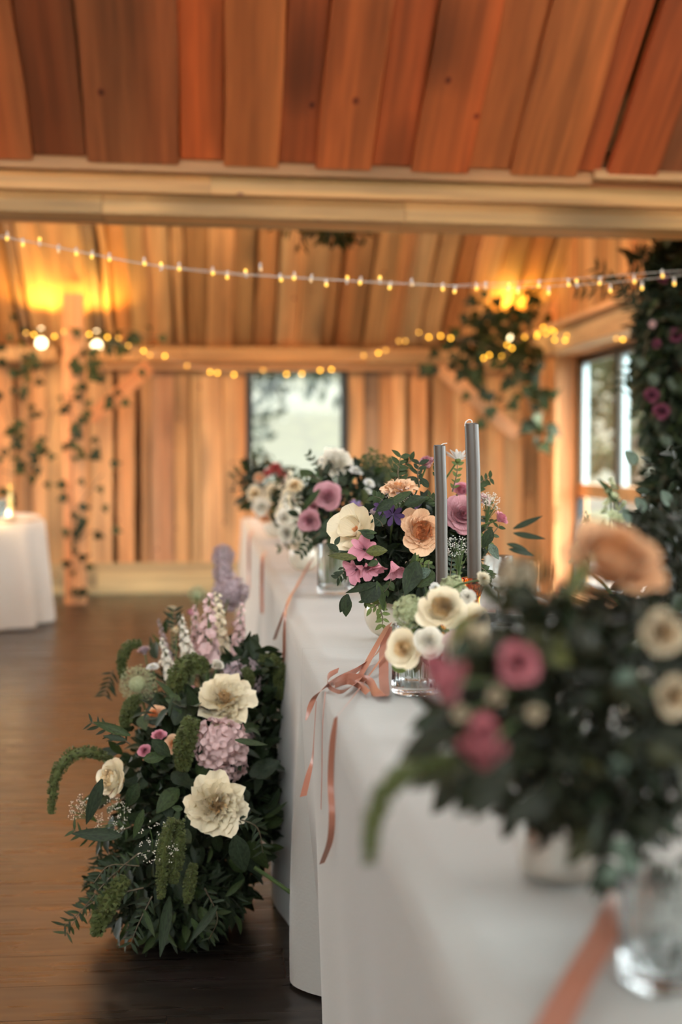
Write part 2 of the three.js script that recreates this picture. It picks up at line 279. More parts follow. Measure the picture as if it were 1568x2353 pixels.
// right wall: boards above a glazed opening; left wall and the wall behind the viewer close the room
const RW0 = 8.2, RW1 = 11.74, RWH = 2.0;                   // glazed opening in the right wall
{
  const w = structGroup('wall_right', V(XR, 0, 0));
  const TOP = 5.7, N0 = 0.4, N1 = 5.4, NHH = 2.0;
  mesh('backing', merge([box(0.1, WT, 0, TOP, -RW1, -DB - 0.2), box(0.1, WT, RWH, TOP, -RW0, -RW1), box(0.1, WT, 0, TOP, -N1, -RW0), box(0.1, WT, NHH, TOP, -N0, -N1), box(0.1, WT, 0, TOP, -DF, -N0), box(0.1, WT, 0, 0.04, -RW0, -RW1), box(0.1, WT, 0, 0.04, -N0, -N1)]), sheathing, w);
  const put = (d0, d1, y0, y1, k) => { const m = mesh('board', plankGeo(d1 - d0 - 0.006, y1 - y0, 0.02 + (k % 2) * 0.014, 800 + k, 0.004), larch[[3, 1, 0, 3, 1, 4][k % 6]], w); m.rotation.y = -Math.PI / 2; m.position.set(0.035, y0, -(d0 + d1) / 2); };
  let d = DB - 0.03, k = 0; while (d > 5.4) { const n = d - rr(0.24, 0.36); put(n, d, d - 0.05 > RW1 ? 0.02 : n < RW0 ? 0.02 : RWH + 0.1, 4.2, k++); d = n; }
  // planed reveal, header and post round the opening
  const t = structGroup('trim_3', V(XR, 0, 0));
  mesh('reveal', plankRot(WT + 0.02, RWH, 31), larch[5], t).position.set(WT / 2 + 0.01, 0, -RW1 - 0.004);
  mesh('post', box(-0.035, 0.035, 0, RWH + 0.06, -RW1 - 0.14, -RW1 - 0.01), woodMat(lin(0.86, 0.56, 0.30), 2), t);
  const h = mesh('header', beamGeo(RW1 - RW0 + 0.35, 0.17, 0.16, 91, 0.01), woodMat(lin(0.86, 0.60, 0.35), 0), t); h.rotation.y = Math.PI / 2; h.position.set(0.0, RWH + 0.085, -RW0 + 0.1);
  mesh('header_cap', box(-0.17, 0.0, RWH + 0.172, RWH + 0.2, -RW0 + 0.1, -RW1 - 0.3), woodMat(lin(0.88, 0.64, 0.4), 2), t);
  const l = structGroup('wall_left', V(XL, 0, 0)), A = 5.2, B = 11.4;
  mesh('boarding', merge([box(-WT, 0, 0, TOP, -B, -DB - 0.2), box(-WT, 0, 2.8, TOP, -A, -B), box(-WT, 0, 0, 0.05, -A, -B), box(-WT, 0, 0, TOP, -DF, -A)]), woodMat(lin(0.76, 0.40, 0.18), 1), l);
  const FX0 = -5.1, FX1 = 2.6, FH = 4.9;
  struct('wall_front', merge([box(XL - WT, FX0, 0, 5.7, -DF, -DF + 0.2), box(FX1, XR + WT, 0, 5.7, -DF, -DF + 0.2), box(FX0, FX1, FH, 5.7, -DF, -DF + 0.2), box(FX0, FX1, 0, 1.9, -DF, -DF + 0.2)]), woodMat(lin(0.74, 0.4, 0.18), 2));
  const glazed = (name, x, z0, z1, y1, n, inner) => {
    const g = structGroup(name, V(x, 0.04, -(z0 + z1) / 2)), L = (z1 - z0) / 2, hh = y1 - 0.04, fw = 0.075;
    for (let i = 0; i <= n; i++) { const z = -L + 2 * L * i / n; const a = i === 0 ? z : i === n ? z - fw : z - fw / 2; mesh('mullion', box(-0.035, 0.035, 0, hh, a, a + fw), frameMat, g); }
    for (const [a, b, m] of [[hh - 0.07, hh, frameMat], [0, 0.09, frameMat], [0.79, 0.9, inner]]) mesh('rail', box(-0.03, 0.03, a, b, -L + fw, L - fw), m, g);
    for (let i = 0; i < n; i++) {
      const a = -L + 2 * L * i / n + fw * (i ? 0.5 : 1), b = -L + 2 * L * (i + 1) / n - fw * (i === n - 1 ? 1 : 0.5);
      mesh('pane', box(-0.004, 0.0, 0.09, hh - 0.07, a, b), paneMat, g);
      mesh('sash', merge([box(-0.02, 0.03, 0.9, hh - 0.07, a, a + 0.11), box(-0.02, 0.03, 0.9, hh - 0.07, b - 0.04, b)]), frameBlue, g);
    }
    return g;
  };
  glazed('window_2', XR + WT - 0.05, RW0, RW1, RWH, 3, woodMat(lin(0.7, 0.45, 0.22), 0));
  glazed('window_3', XR + WT - 0.05, N0, N1, NHH, 3, frameMat);
  const wf = glazed('added_window_6', 0, -(FX1 - FX0) / 2, (FX1 - FX0) / 2, FH - 1.86, 6, frameMat); wf.rotation.y = Math.PI / 2; wf.position.set((FX0 + FX1) / 2, 1.9, -DF + 0.1);  // unseen high glazing behind the viewer, added to light the near slope and purlin
  glazed('window_4', XL - WT / 2, A, B, 2.8, 5, frameMat);
}
function plankRot(w, h, seed) { return plankGeo(w, h, 0.02, seed, 0); }
// post and braces in front of the back wall
{
  const D = 11.4, p = thing('timber_post', 'squared orange timber post standing before the boarded back wall, wrapped in climbing leaves', 'post', V(xAt(172, D), 0, -D));
  const q = mesh('shaft', plankGeo(0.16, yAt(680, D), 0.16, 5, 0.002, 6), postWood, p); q.position.z = -0.08;
  const brace = (parent, x0, y0, x1, y1, z) => { const a = V(x0, y0, z).sub(parent.position), L = Math.hypot(x1 - x0, y1 - y0), m = mesh('knee_brace', plankGeo(0.12, L, 0.05, 7 + x0 * 3, 0), postWood, parent); m.position.copy(a); m.rotation.z = Math.atan2(-(x1 - x0), y1 - y0); };
  brace(p, xAt(205, 11.6), yAt(965, 11.6), xAt(345, 11.6), yAt(842, 11.6), -11.7);
  brace(structGroup('trim_4'), xAt(1190, 11.8), yAt(1000, 11.8), xAt(1010, 11.8), yAt(842, 11.8), -11.85);
}
// outdoors
{
  const gm = (() => { const n = noiser(71), m = noiser(72); return texture(512, 512, (u, v) => { const t = 0.75 + 0.3 * (n(u * 30, v * 30, 30, 30) - 0.5) + 0.3 * (m(u * 60, v * 60, 60, 60) - 0.5); return [t, t * 1.02, t * 0.8]; }); })(); gm.repeat.set(20, 20);
  const g = new THREE.PlaneGeometry(160, 160).rotateX(-Math.PI / 2); g.translate(0, -0.25, -20);
  const gr = struct('ground', g, new THREE.MeshStandardMaterial({ color: lin(0.085, 0.10, 0.04), map: gm, roughness: 1 }));
  const hill = new THREE.PlaneGeometry(170, 60, 60, 24).rotateX(-Math.PI / 2), hp = hill.attributes.position, hn = noiser(73);
  for (let i = 0; i < hp.count; i++) { const k = Math.max(0, (-hp.getZ(i) + 30) / 60); hp.setY(i, -0.3 + 12 * k * k * (0.7 + 0.5 * hn(hp.getX(i) / 14 + 40, k * 4, 60, 60))); }
  hill.computeVertexNormals(); hill.translate(10, 0, -62);
  struct('meadow_hill', hill, new THREE.MeshStandardMaterial({ color: lin(0.05, 0.049, 0.035), map: gm, roughness: 1 }));
  struct('terrace', box(XR + WT, XR + 4.2, -0.24, -0.06, 4, -16), new THREE.MeshStandardMaterial({ color: lin(0.16, 0.15, 0.13), roughness: 0.9 }));
}

// ---------- plant parts ----------
const veinMap = (() => { const n = noiser(95); return texture(128, 256, (u, v) => { const x = Math.abs(u - 0.5) * 2, mid = Math.max(0, 1 - x / 0.05), s = ((v * 9 - x * 1.6) % 1 + 1) % 1, side = Math.max(0, 1 - Math.abs(s - 0.5) / 0.07) * (x < 0.9 ? 0.35 : 0), t = 0.80 + 0.22 * mid + 0.16 * side + 0.3 * (n(u * 12, v * 20, 12, 20) - 0.5); return [t, t, t * 0.96]; }); })();
const leafMat = (r, g, b, t = 0.25, rough = 0.62) => new THREE.MeshPhysicalMaterial({ color: lin(r, g, b), roughness: rough, specularIntensity: 0.6, map: veinMap, transmission: t, thickness: 0 });
const petalBump = (() => { const n = noiser(97), m = noiser(98); return texture(128, 128, (u, v) => 0.5 + 0.5 * (n(u * 26, v * 2, 26, 2) - 0.5) + 0.25 * (m(u * 9, v * 6, 9, 6) - 0.5), false); })();
const petalMat = (r, g, b) => new THREE.MeshPhysicalMaterial({ color: lin(r, g, b), roughness: 0.7, bumpMap: petalBump, bumpScale: 0.0012, transmission: 0.1, thickness: 0 });
const GREEN = { dark: leafMat(0.034, 0.060, 0.022), mid: leafMat(0.06, 0.10, 0.028), olive: leafMat(0.14, 0.15, 0.033), light: leafMat(0.2, 0.28, 0.075), grey: leafMat(0.17, 0.24, 0.19), deep: leafMat(0.030, 0.052, 0.024), shadedDeep: leafMat(0.024, 0.031, 0.012), shadedOlive: leafMat(0.045, 0.048, 0.011), shadedMid: leafMat(0.02, 0.03, 0.012) };  // the last greens are leaf copies darkened for the near bouquets' shade
const stemMat = new THREE.MeshStandardMaterial({ color: lin(0.08, 0.13, 0.035), roughness: 0.6 });
const twigMat = new THREE.MeshStandardMaterial({ color: lin(0.13, 0.10, 0.06), roughness: 0.8 });
const PETAL = {
  cream: petalMat(0.88, 0.78, 0.57), creamHeart: petalMat(0.88, 0.66, 0.36), peach: petalMat(0.88, 0.60, 0.38), peachHeart: petalMat(0.90, 0.45, 0.20), ivory: petalMat(0.85, 0.80, 0.68),
  mauve: petalMat(0.58, 0.30, 0.33), mauveHeart: petalMat(0.52, 0.21, 0.25), pink: petalMat(0.70, 0.30, 0.37), pinkHeart: petalMat(0.62, 0.21, 0.27), blush: petalMat(0.74, 0.52, 0.50), blushHeart: petalMat(0.70, 0.48, 0.44),
  lilac: petalMat(0.50, 0.39, 0.41), violet: petalMat(0.085, 0.04, 0.15), violetHeart: petalMat(0.26, 0.18, 0.36), lime: petalMat(0.50, 0.54, 0.30), coral: petalMat(0.42, 0.125, 0.14), coralHeart: petalMat(0.32, 0.07, 0.085), apricot: petalMat(0.62, 0.34, 0.17), apricotHeart: petalMat(0.6, 0.25, 0.09), buff: petalMat(0.5, 0.4, 0.26), buffHeart: petalMat(0.5, 0.33, 0.16), plum: petalMat(0.22, 0.05, 0.09), plumHeart: petalMat(0.12, 0.025, 0.05), red: petalMat(0.62, 0.13, 0.12), redHeart: petalMat(0.5, 0.08, 0.08),  // deep pink, peach and cream copies carry the near bouquet's shade in their colour
  white: petalMat(0.86, 0.84, 0.78), whiteHeart: petalMat(0.8, 0.74, 0.5), yellow: petalMat(0.8, 0.6, 0.15), tassel: petalMat(0.085, 0.105, 0.022), tasselHeart: petalMat(0.14, 0.17, 0.03),
};
function gridGeo(nu, nv, f) {
  const p = [], uv = [], ix = [];
  for (let j = 0; j <= nv; j++) for (let i = 0; i <= nu; i++) { p.push(...f(i / nu * 2 - 1, j / nv)); uv.push(i / nu, j / nv); }
  for (let j = 0; j < nv; j++) for (let i = 0; i < nu; i++) { const a = j * (nu + 1) + i, b = a + nu + 1; ix.push(a, a + 1, b + 1, a, b + 1, b); }
  const g = new THREE.BufferGeometry(); g.setAttribute('position', new THREE.Float32BufferAttribute(p, 3)); g.setAttribute('uv', new THREE.Float32BufferAttribute(uv, 2)); g.setIndex(ix); g.computeVertexNormals(); return g;
}
// leaf of length 1 along +y, upper side to +z
function leafGeo(w, { fold = 0.25, bend = 0.3, tip = 1, wave = 0, nu = 4, nv = 6 } = {}) {
  return gridGeo(nu, nv, (u, v) => {
    const s = w / 2 * Math.pow(Math.sin(Math.PI * Math.pow(Math.min(v * 0.97 + 0.02, 1), 0.8)), 0.85 * tip), x = u * s;
    return [x, v - 0.12 * bend * v * v, fold * Math.abs(x) - bend * v * v * 0.5 + wave * Math.sin(v * 9 + u * 2) * s];
  });
}
const LEAF = {
  oval: [leafGeo(0.52), leafGeo(0.48, { bend: 0.55, fold: 0.35 }), leafGeo(0.56, { bend: -0.15, wave: 0.15 })],
  lance: [leafGeo(0.22, { bend: 0.5, fold: 0.5, nu: 2 }), leafGeo(0.26, { bend: 0.2, nu: 2 }), leafGeo(0.2, { bend: -0.25, nu: 2 })],
  round: [leafGeo(0.85, { tip: 0.6 }), leafGeo(0.8, { tip: 0.6, bend: 0.6 })],
  small: [leafGeo(0.5, { nu: 2, nv: 4 }), leafGeo(0.42, { nu: 2, nv: 4, bend: 0.5 })],
  lobed: [0.9, 1.05].map((k) => { const s = new THREE.Shape(); s.moveTo(0, 0); s.quadraticCurveTo(-0.5 * k, -0.05, -0.46 * k, 0.34); s.quadraticCurveTo(-0.3, 0.4, -0.26, 0.55); s.quadraticCurveTo(-0.12, 0.7, 0, 1); s.quadraticCurveTo(0.14, 0.7, 0.25, 0.55); s.quadraticCurveTo(0.3, 0.4, 0.47 * k, 0.36); s.quadraticCurveTo(0.5 * k, -0.05, 0, 0); const g = new THREE.ShapeGeometry(s, 3), p = g.attributes.position; for (let i = 0; i < p.count; i++) p.setZ(i, 0.3 * Math.abs(p.getX(i)) - 0.3 * p.getY(i) ** 2); g.computeVertexNormals(); return g; }),
};
const _x = V(), _y = V(), _z = V(), _m = new THREE.Matrix4();
function basis(dir, up) {      // rotation that takes +y to dir and +z near up
  _y.copy(dir).normalize(); _z.copy(up).addScaledVector(_y, -up.dot(_y)); if (_z.lengthSq() < 1e-6) _z.set(_y.z, _y.x, _y.y).cross(_y); _z.normalize(); _x.crossVectors(_y, _z);
  return new THREE.Quaternion().setFromRotationMatrix(_m.makeBasis(_x, _y, _z));
}
function setLeaf(m, pos, dir, up, s) { m.position.copy(pos); m.quaternion.copy(basis(dir, up)); m.scale.setScalar(s); return m; }
const rdir = (r = R0) => { const z = rr(-1, 1, r), a = rr(0, 6.2832, r), q = Math.sqrt(1 - z * z); return V(q * Math.cos(a), z, q * Math.sin(a)); };

// petal: radial (x) and axis (y) plane, starts at angle a0 from the axis and bends on by `bend`; unit flower radius
function petalGeo({ L, W, a0, bend, cup = 0.4, ruf = 0, seed = 1, r0 = 0.04, y0 = 0, nu = 6, nv = 6, teeth = 0, wide = 0.5, wrap = 0 }) {
  const r = rngOf(seed * 31 + 7), ph = r() * 6, ph2 = r() * 6, N = 24, prof = [[r0, y0, a0]];
  for (let i = 1; i <= N; i++) { const a = a0 + bend * (i / N) ** 1.3, q = prof[i - 1]; prof.push([q[0] + Math.sin(a) * L / N, q[1] + Math.cos(a) * L / N, a]); }
  return gridGeo(nu, nv, (u, v) => {
    const vv = v * (1 - 0.3 * Math.abs(u) ** 2.6 - teeth * Math.abs(Math.sin(u * 7 + ph)) * 0.09), f = Math.max(0, Math.min(N, vv * N)), i0 = Math.min(N - 1, Math.floor(f)), q = prof[i0].map((x, k) => x + (prof[i0 + 1][k] - x) * (f - i0)), w = W * Math.pow(Math.max(v, 0.03), wide) * (1 - 0.1 * v ** 4);
    const nx = -Math.cos(q[2]), ny = Math.sin(q[2]), o = cup * w * u * u + ruf * W * v * v * (Math.sin(u * 5 + ph) + 0.5 * Math.sin(u * 9 + ph2));
    if (wrap) {   // the petal follows a cylinder round the axis, one side tucked in
      const fi = u * wrap * Math.pow(Math.max(v, 0.03), 0.45), R = q[0] * (1 + 0.1 * u) + nx * o * 0.5;
      return [R * Math.cos(fi), q[1] + ny * o * 0.5, R * Math.sin(fi)];
    }
    return [q[0] + nx * o, q[1] + ny * o, u * w * (1 - 0.12 * cup * u * u)];
  });
}
const D2R = Math.PI / 180;
// kinds: lists of rings [petal spec, count, twist, share: 'h' heart or 'p' petal]
function rings(list) {
  const out = []; let k = 0;
  for (const [spec, n, twist, part] of list) {
    const geos = [0, 1].map((s) => petalGeo({ ...spec, seed: k * 5 + s }));
    for (let i = 0; i < n; i++) { const j = Math.sin(k * 12.9 + i * 4.7); out.push({ geo: geos[i % 2], rot: twist + i / n * 6.2832 + j * 0.12, tilt: j * 0.07, s: 1 + j * 0.06, part }); }
    k++;
  }
  return out;
}
// petals set in a spiral from the heart outwards, a few shapes shared
function whorl(n, seed, f, heart, loose = 0.15) {
  const r = rngOf(seed), out = [], classes = 8, geos = [];
  for (let k = 0; k < classes * 2; k++) geos.push(petalGeo({ ...f((Math.floor(k / 2) + 0.5) / classes), seed: seed + k * 3 }));
  for (let i = 0; i < n; i++) { const t = (i + 0.5) / n, k = Math.min(classes - 1, Math.floor(t * classes)); out.push({ geo: geos[k * 2 + (i % 2)], rot: i * 2.39996 + rr(-0.25, 0.25, r), tilt: rr(-loose, loose, r), s: rr(0.86, 1.1, r), part: t < heart ? 'h' : 'p' }); }
  return out;
}
const mixv = (a, b, t) => a + (b - a) * t;
const ballHeart = (s, y) => { const g = new THREE.IcosahedronGeometry(s, 2); g.translate(0, y, 0); return g; };
const KIND = {
  rose: { list: whorl(30, 61, (t) => ({ L: mixv(0.6, 0.78, t), W: 0.3, wrap: mixv(1.7, 0.72, t ** 0.8), a0: mixv(5, 40, t ** 1.2) * D2R, bend: mixv(4, 50, t ** 1.6) * D2R, cup: 0, r0: mixv(0.03, 0.36, t), y0: mixv(0.1, -0.24, t), ruf: mixv(0.03, 0.08, t) }), 0.4, 0.07), core: [0.3, -0.12] },
  gardenrose: { list: whorl(84, 41, (t) => (t < 0.55 ? { L: mixv(0.4, 0.5, t / 0.55), W: mixv(0.13, 0.24, t / 0.55), a0: mixv(-6, 14, t / 0.55) * D2R, bend: -4 * D2R, cup: 0.45, r0: mixv(0.03, 0.46, t / 0.55), y0: mixv(0.1, 0.0, t), ruf: 0.24 } : { wrap: mixv(0.62, 0.5, (t - 0.55) / 0.45), L: mixv(0.55, 0.84, (t - 0.55) / 0.45), W: mixv(0.28, 0.38, (t - 0.55) / 0.45), a0: mixv(16, 64, (t - 0.55) / 0.45) * D2R, bend: mixv(-10, 26, (t - 0.55) / 0.45) * D2R, cup: 0.45, r0: 0.42, y0: mixv(-0.02, -0.18, (t - 0.55) / 0.45), ruf: 0.1, teeth: 0.3 }), 0.5), core: [0.4, -0.2] },
  peony: { list: whorl(78, 21, (t) => ({ L: mixv(0.52, 0.84, t), W: mixv(0.2, 0.34, t), wrap: mixv(0.9, 0.44, t), a0: mixv(2, 62, t ** 1.1) * D2R, bend: (t < 0.75 ? -8 : 6) * D2R, cup: 0.15, r0: mixv(0.03, 0.3, t), y0: mixv(0.14, -0.22, t), ruf: mixv(0.6, 0.45, t), teeth: mixv(1.8, 1.3, t) }), 0.3, 0.2), core: [0.26, -0.06] },
  openpeony: { list: rings([
    [{ L: 0.3, W: 0.05, a0: 10 * D2R, bend: 10 * D2R, cup: 0.2, r0: 0.03, y0: 0.02, nu: 2 }, 14, 0, 'h'],
    [{ L: 0.85, W: 0.44, a0: 34 * D2R, bend: -26 * D2R, cup: 0.4, r0: 0.06, ruf: 0.05, teeth: 0.3, nu: 6, nv: 6 }, 5, 0.3, 'p'], [{ L: 1.05, W: 0.56, a0: 62 * D2R, bend: -26 * D2R, cup: 0.32, r0: 0.06, y0: -0.04, ruf: 0.06, teeth: 0.35, nu: 7, nv: 6 }, 6, 0, 'p']]), core: [0.1, 0.0] },
  carnation: { list: rings([[{ L: 0.5, W: 0.15, a0: 4 * D2R, bend: 10 * D2R, ruf: 0.3, teeth: 1.6, r0: 0.05, y0: 0.05 }, 8, 0, 'h'], [{ L: 0.66, W: 0.2, a0: 24 * D2R, bend: 20 * D2R, ruf: 0.3, teeth: 1.6, r0: 0.06 }, 11, 0.4, 'p'], [{ L: 0.82, W: 0.24, a0: 46 * D2R, bend: 25 * D2R, ruf: 0.28, teeth: 1.6, r0: 0.06 }, 13, 0.1, 'p'], [{ L: 0.95, W: 0.28, a0: 68 * D2R, bend: 24 * D2R, ruf: 0.25, teeth: 1.6, r0: 0.06 }, 13, 0.3, 'p']]), core: [0.2, -0.02] },
  bud: { list: rings([[{ L: 1.3, W: 0.42, a0: 10 * D2R, bend: -36 * D2R, cup: 0.9, r0: 0.12, y0: -0.4 }, 4, 0, 'h'], [{ L: 1.45, W: 0.52, a0: 26 * D2R, bend: -46 * D2R, cup: 0.8, r0: 0.16, y0: -0.5 }, 4, 0.5, 'p'], [{ L: 1.35, W: 0.5, a0: 38 * D2R, bend: -20 * D2R, cup: 0.6, r0: 0.16, y0: -0.55 }, 3, 0.1, 'p']]), core: [0.3, -0.45] },
  lily: { list: rings([[{ L: 1.15, W: 0.26, a0: 12 * D2R, bend: 66 * D2R, cup: 0.5, r0: 0.04, y0: -0.55, wide: 0.6 }, 3, 0, 'p'], [{ L: 1.2, W: 0.4, a0: 16 * D2R, bend: 62 * D2R, cup: 0.4, r0: 0.04, y0: -0.55, wide: 0.6, ruf: 0.05 }, 3, 1.05, 'p'], [{ L: 0.8, W: 0.02, a0: 5 * D2R, bend: 20 * D2R, r0: 0.02, y0: -0.4, nu: 2 }, 5, 0.3, 'h']]), core: [0.08, -0.5] },
  star: { list: rings([[{ L: 1, W: 0.26, a0: 66 * D2R, bend: 20 * D2R, cup: 0.2, ruf: 0.05, wide: 0.9 }, 7, 0, 'p'], [{ L: 0.25, W: 0.03, a0: 20 * D2R, bend: 0, nu: 2 }, 10, 0.2, 'h']]), core: [0.08, 0] },
  daisy: { list: rings([[{ L: 0.95, W: 0.14, a0: 48 * D2R, bend: 8 * D2R, cup: 0.3, r0: 0.1, wide: 0.4 }, 9, 0, 'p'], [{ L: 0.95, W: 0.14, a0: 60 * D2R, bend: 12 * D2R, cup: 0.3, r0: 0.1, wide: 0.4 }, 9, 0.35, 'p']]), core: [0.22, 0.02] },
};
const flowerCache = new Map();
function placed(e) { const m = new THREE.Matrix4().makeRotationY(e.rot).multiply(new THREE.Matrix4().makeRotationZ(-e.tilt)).multiply(new THREE.Matrix4().makeScale(e.s, e.s, e.s)); return m; }
const NAMES = { rose: 'rose', gardenrose: 'garden_rose', peony: 'peony', openpeony: 'peony', carnation: 'carnation', bud: 'rosebud', lily: 'lily', star: 'star_flower', daisy: 'daisy' };
// a flower head; petals that can be told apart are its sub-parts
function flower(kind, color, parent, split) {
  const K = KIND[kind], pm = PETAL[color], hm = PETAL[color + 'Heart'] ?? pm;
  if (!flowerCache.has(kind)) {
    const h = K.list.filter((e) => e.part === 'h').map((e) => plain(e.geo.clone()).applyMatrix4(placed(e))), p = K.list.filter((e) => e.part === 'p').map((e) => plain(e.geo.clone()).applyMatrix4(placed(e)));
    h.push(plain(ballHeart(K.core[0], K.core[1])));
    flowerCache.set(kind, { h: mergeGeometries(h), p: mergeGeometries(p) });
  }
  const c = flowerCache.get(kind);
  if (split) {
    const m = mesh(NAMES[kind], c.h, hm, parent);
    for (const e of K.list) if (e.part === 'p') { const q = mesh('petal', e.geo, pm, m); placed(e).decompose(q.position, q.quaternion, q.scale); }
    return m;
  }
  const m = mesh(NAMES[kind], c.p, pm, parent); mesh('heart', c.h, hm, m); return m;
}
// round heads of many florets
function florets(n, petals, size, spread, seed, lift = 0.85) {
  const one = petalGeo({ L: size, W: size * spread, a0: 75 * D2R, bend: -15 * D2R, cup: 0.5, r0: 0, nu: 2, nv: 2, seed, wide: 0.6, ruf: 0.15 }), list = [], r = rngOf(seed);
  for (let i = 0; i < n; i++) {
    const y = 1 - (i + 0.5) / n * 1.86, a = i * 2.39996, q = Math.sqrt(Math.max(0, 1 - y * y)), d = V(q * Math.cos(a), y, q * Math.sin(a)), k = rr(0.86, 1.08, r), b = new THREE.Matrix4().makeRotationFromQuaternion(basis(d.clone().addScaledVector(rdir(r), lift), rdir(r))).setPosition(d.multiplyScalar(k));
    for (let j = 0; j < petals; j++) list.push(plain(one.clone()).applyMatrix4(new THREE.Matrix4().makeRotationY(j / petals * 6.2832)).applyMatrix4(b));
  }
  list.push(plain(new THREE.IcosahedronGeometry(0.78, 2)));
  return mergeGeometries(list);
}
const HYDRANGEA = [florets(130, 4, 0.2, 0.58, 3), florets(110, 4, 0.22, 0.58, 8)];
const ALLIUM = (() => { const r = rngOf(5), list = []; const st = petalGeo({ L: 0.16, W: 0.025, a0: 60 * D2R, bend: 0, cup: 0, nu: 1, nv: 1, r0: 0 }), rod = new THREE.CylinderGeometry(0.008, 0.006, 0.55, 3); for (let i = 0; i < 190; i++) { const y = 1 - (i + 0.5) / 190 * 1.92, a = i * 2.39996, q = Math.sqrt(Math.max(0, 1 - y * y)), d = V(q * Math.cos(a), y, q * Math.sin(a)), k = rr(0.8, 1, r), Q = basis(d, rdir(r)); for (let j = 0; j < 6; j++) list.push(plain(st.clone()).applyMatrix4(new THREE.Matrix4().makeRotationY(j * 1.047).premultiply(new THREE.Matrix4().makeRotationFromQuaternion(Q).setPosition(d.clone().multiplyScalar(k))))); list.push(plain(rod.clone()).applyMatrix4(new THREE.Matrix4().makeRotationFromQuaternion(Q).setPosition(d.clone().multiplyScalar(k * 0.68)))); } list.push(plain(new THREE.IcosahedronGeometry(0.45, 1))); return mergeGeometries(list); })();
// spike of florets: height 1 along +y
function spikeGeo(n, petals, size, seed, rad = 0.13) {
  const one = petalGeo({ L: size, W: size * 0.5, a0: 45 * D2R, bend: 30 * D2R, cup: 0.3, r0: 0, nu: 2, nv: 3, ruf: 0.15, seed }), list = [], r = rngOf(seed);
  for (let i = 0; i < n; i++) { const t = i / (n - 1), k = 1.1 - 0.7 * t, a = i * 2.39996 + rr(-0.2, 0.2, r), d = V(Math.cos(a), 0.35 + t * 0.6, Math.sin(a)), b = new THREE.Matrix4().compose(V(Math.cos(a) * rad * 0.5 * k, t, Math.sin(a) * rad * 0.5 * k), basis(d, rdir(r)), V(k, k, k)); for (let j = 0; j < petals; j++) list.push(plain(one.clone()).applyMatrix4(new THREE.Matrix4().makeRotationY(j / petals * 6.2832)).applyMatrix4(b)); }
  return mergeGeometries(list);
}
const SPIKE = { stock: [spikeGeo(26, 6, 0.14, 4), spikeGeo(30, 6, 0.13, 9)], delphinium: [spikeGeo(34, 5, 0.09, 6, 0.1)], bells: [spikeGeo(18, 5, 0.15, 12, 0.16)] };
const spikeStem = new THREE.CylinderGeometry(0.012, 0.018, 1.2, 5).translate(0, 0.4, 0);
// hanging amaranth tassel along a line of points
const bead = new THREE.TetrahedronGeometry(1, 0);
function tasselGeo(points, rad, seed, n = 520) {
  const c = new THREE.CatmullRomCurve3(points), r = rngOf(seed), prof = (t) => rad * (0.35 + 0.75 * Math.sin(Math.PI * Math.min(1, 0.12 + t * 0.82))), list = [plain(tube(points, rad * 0.8, 14, 6, (t) => prof(t) / rad * 0.95))];
  for (let i = 0; i < n; i++) { const t = (i + 0.5) / n, o = c.getPointAt(t), tg = c.getTangentAt(t), d = rdir(r).addScaledVector(tg, 0); d.addScaledVector(tg, -d.dot(tg)).normalize(); const s = rad * rr(0.2, 0.38, r); list.push(plain(bead.clone()).applyMatrix4(new THREE.Matrix4().compose(o.addScaledVector(d, prof(t) * rr(0.75, 1.08, r)), basis(d, rdir(r)), V(s * 0.8, s * 1.5, s * 0.8)))); }
  return mergeGeometries(list);
}
// tiny blossoms on branching stems, one object
function misty(seed, n, h, w, ball) {
  const r = rngOf(seed), stems = [], dots = [], dot = new THREE.IcosahedronGeometry(1, 0);
  for (let i = 0; i < n; i++) { const a = r() * 6.28, q = w * Math.sqrt(r()), top = V(Math.cos(a) * q, h * rr(0.6, 1, r), Math.sin(a) * q); if (i % 3 === 0) stems.push(plain(tube([V(0, 0, 0), V(top.x * 0.3, top.y * 0.55, top.z * 0.3), top], 0.0009, 4, 3))); for (let k = 0; k < 3; k++) dots.push(plain(dot.clone()).scale(ball, ball * 0.8, ball).translate(top.x + rr(-1, 1, r) * ball * 3, top.y + rr(-1, 1, r) * ball * 3, top.z + rr(-1, 1, r) * ball * 3)); }
  return { stems: mergeGeometries(stems), dots: mergeGeometries(dots) };
}
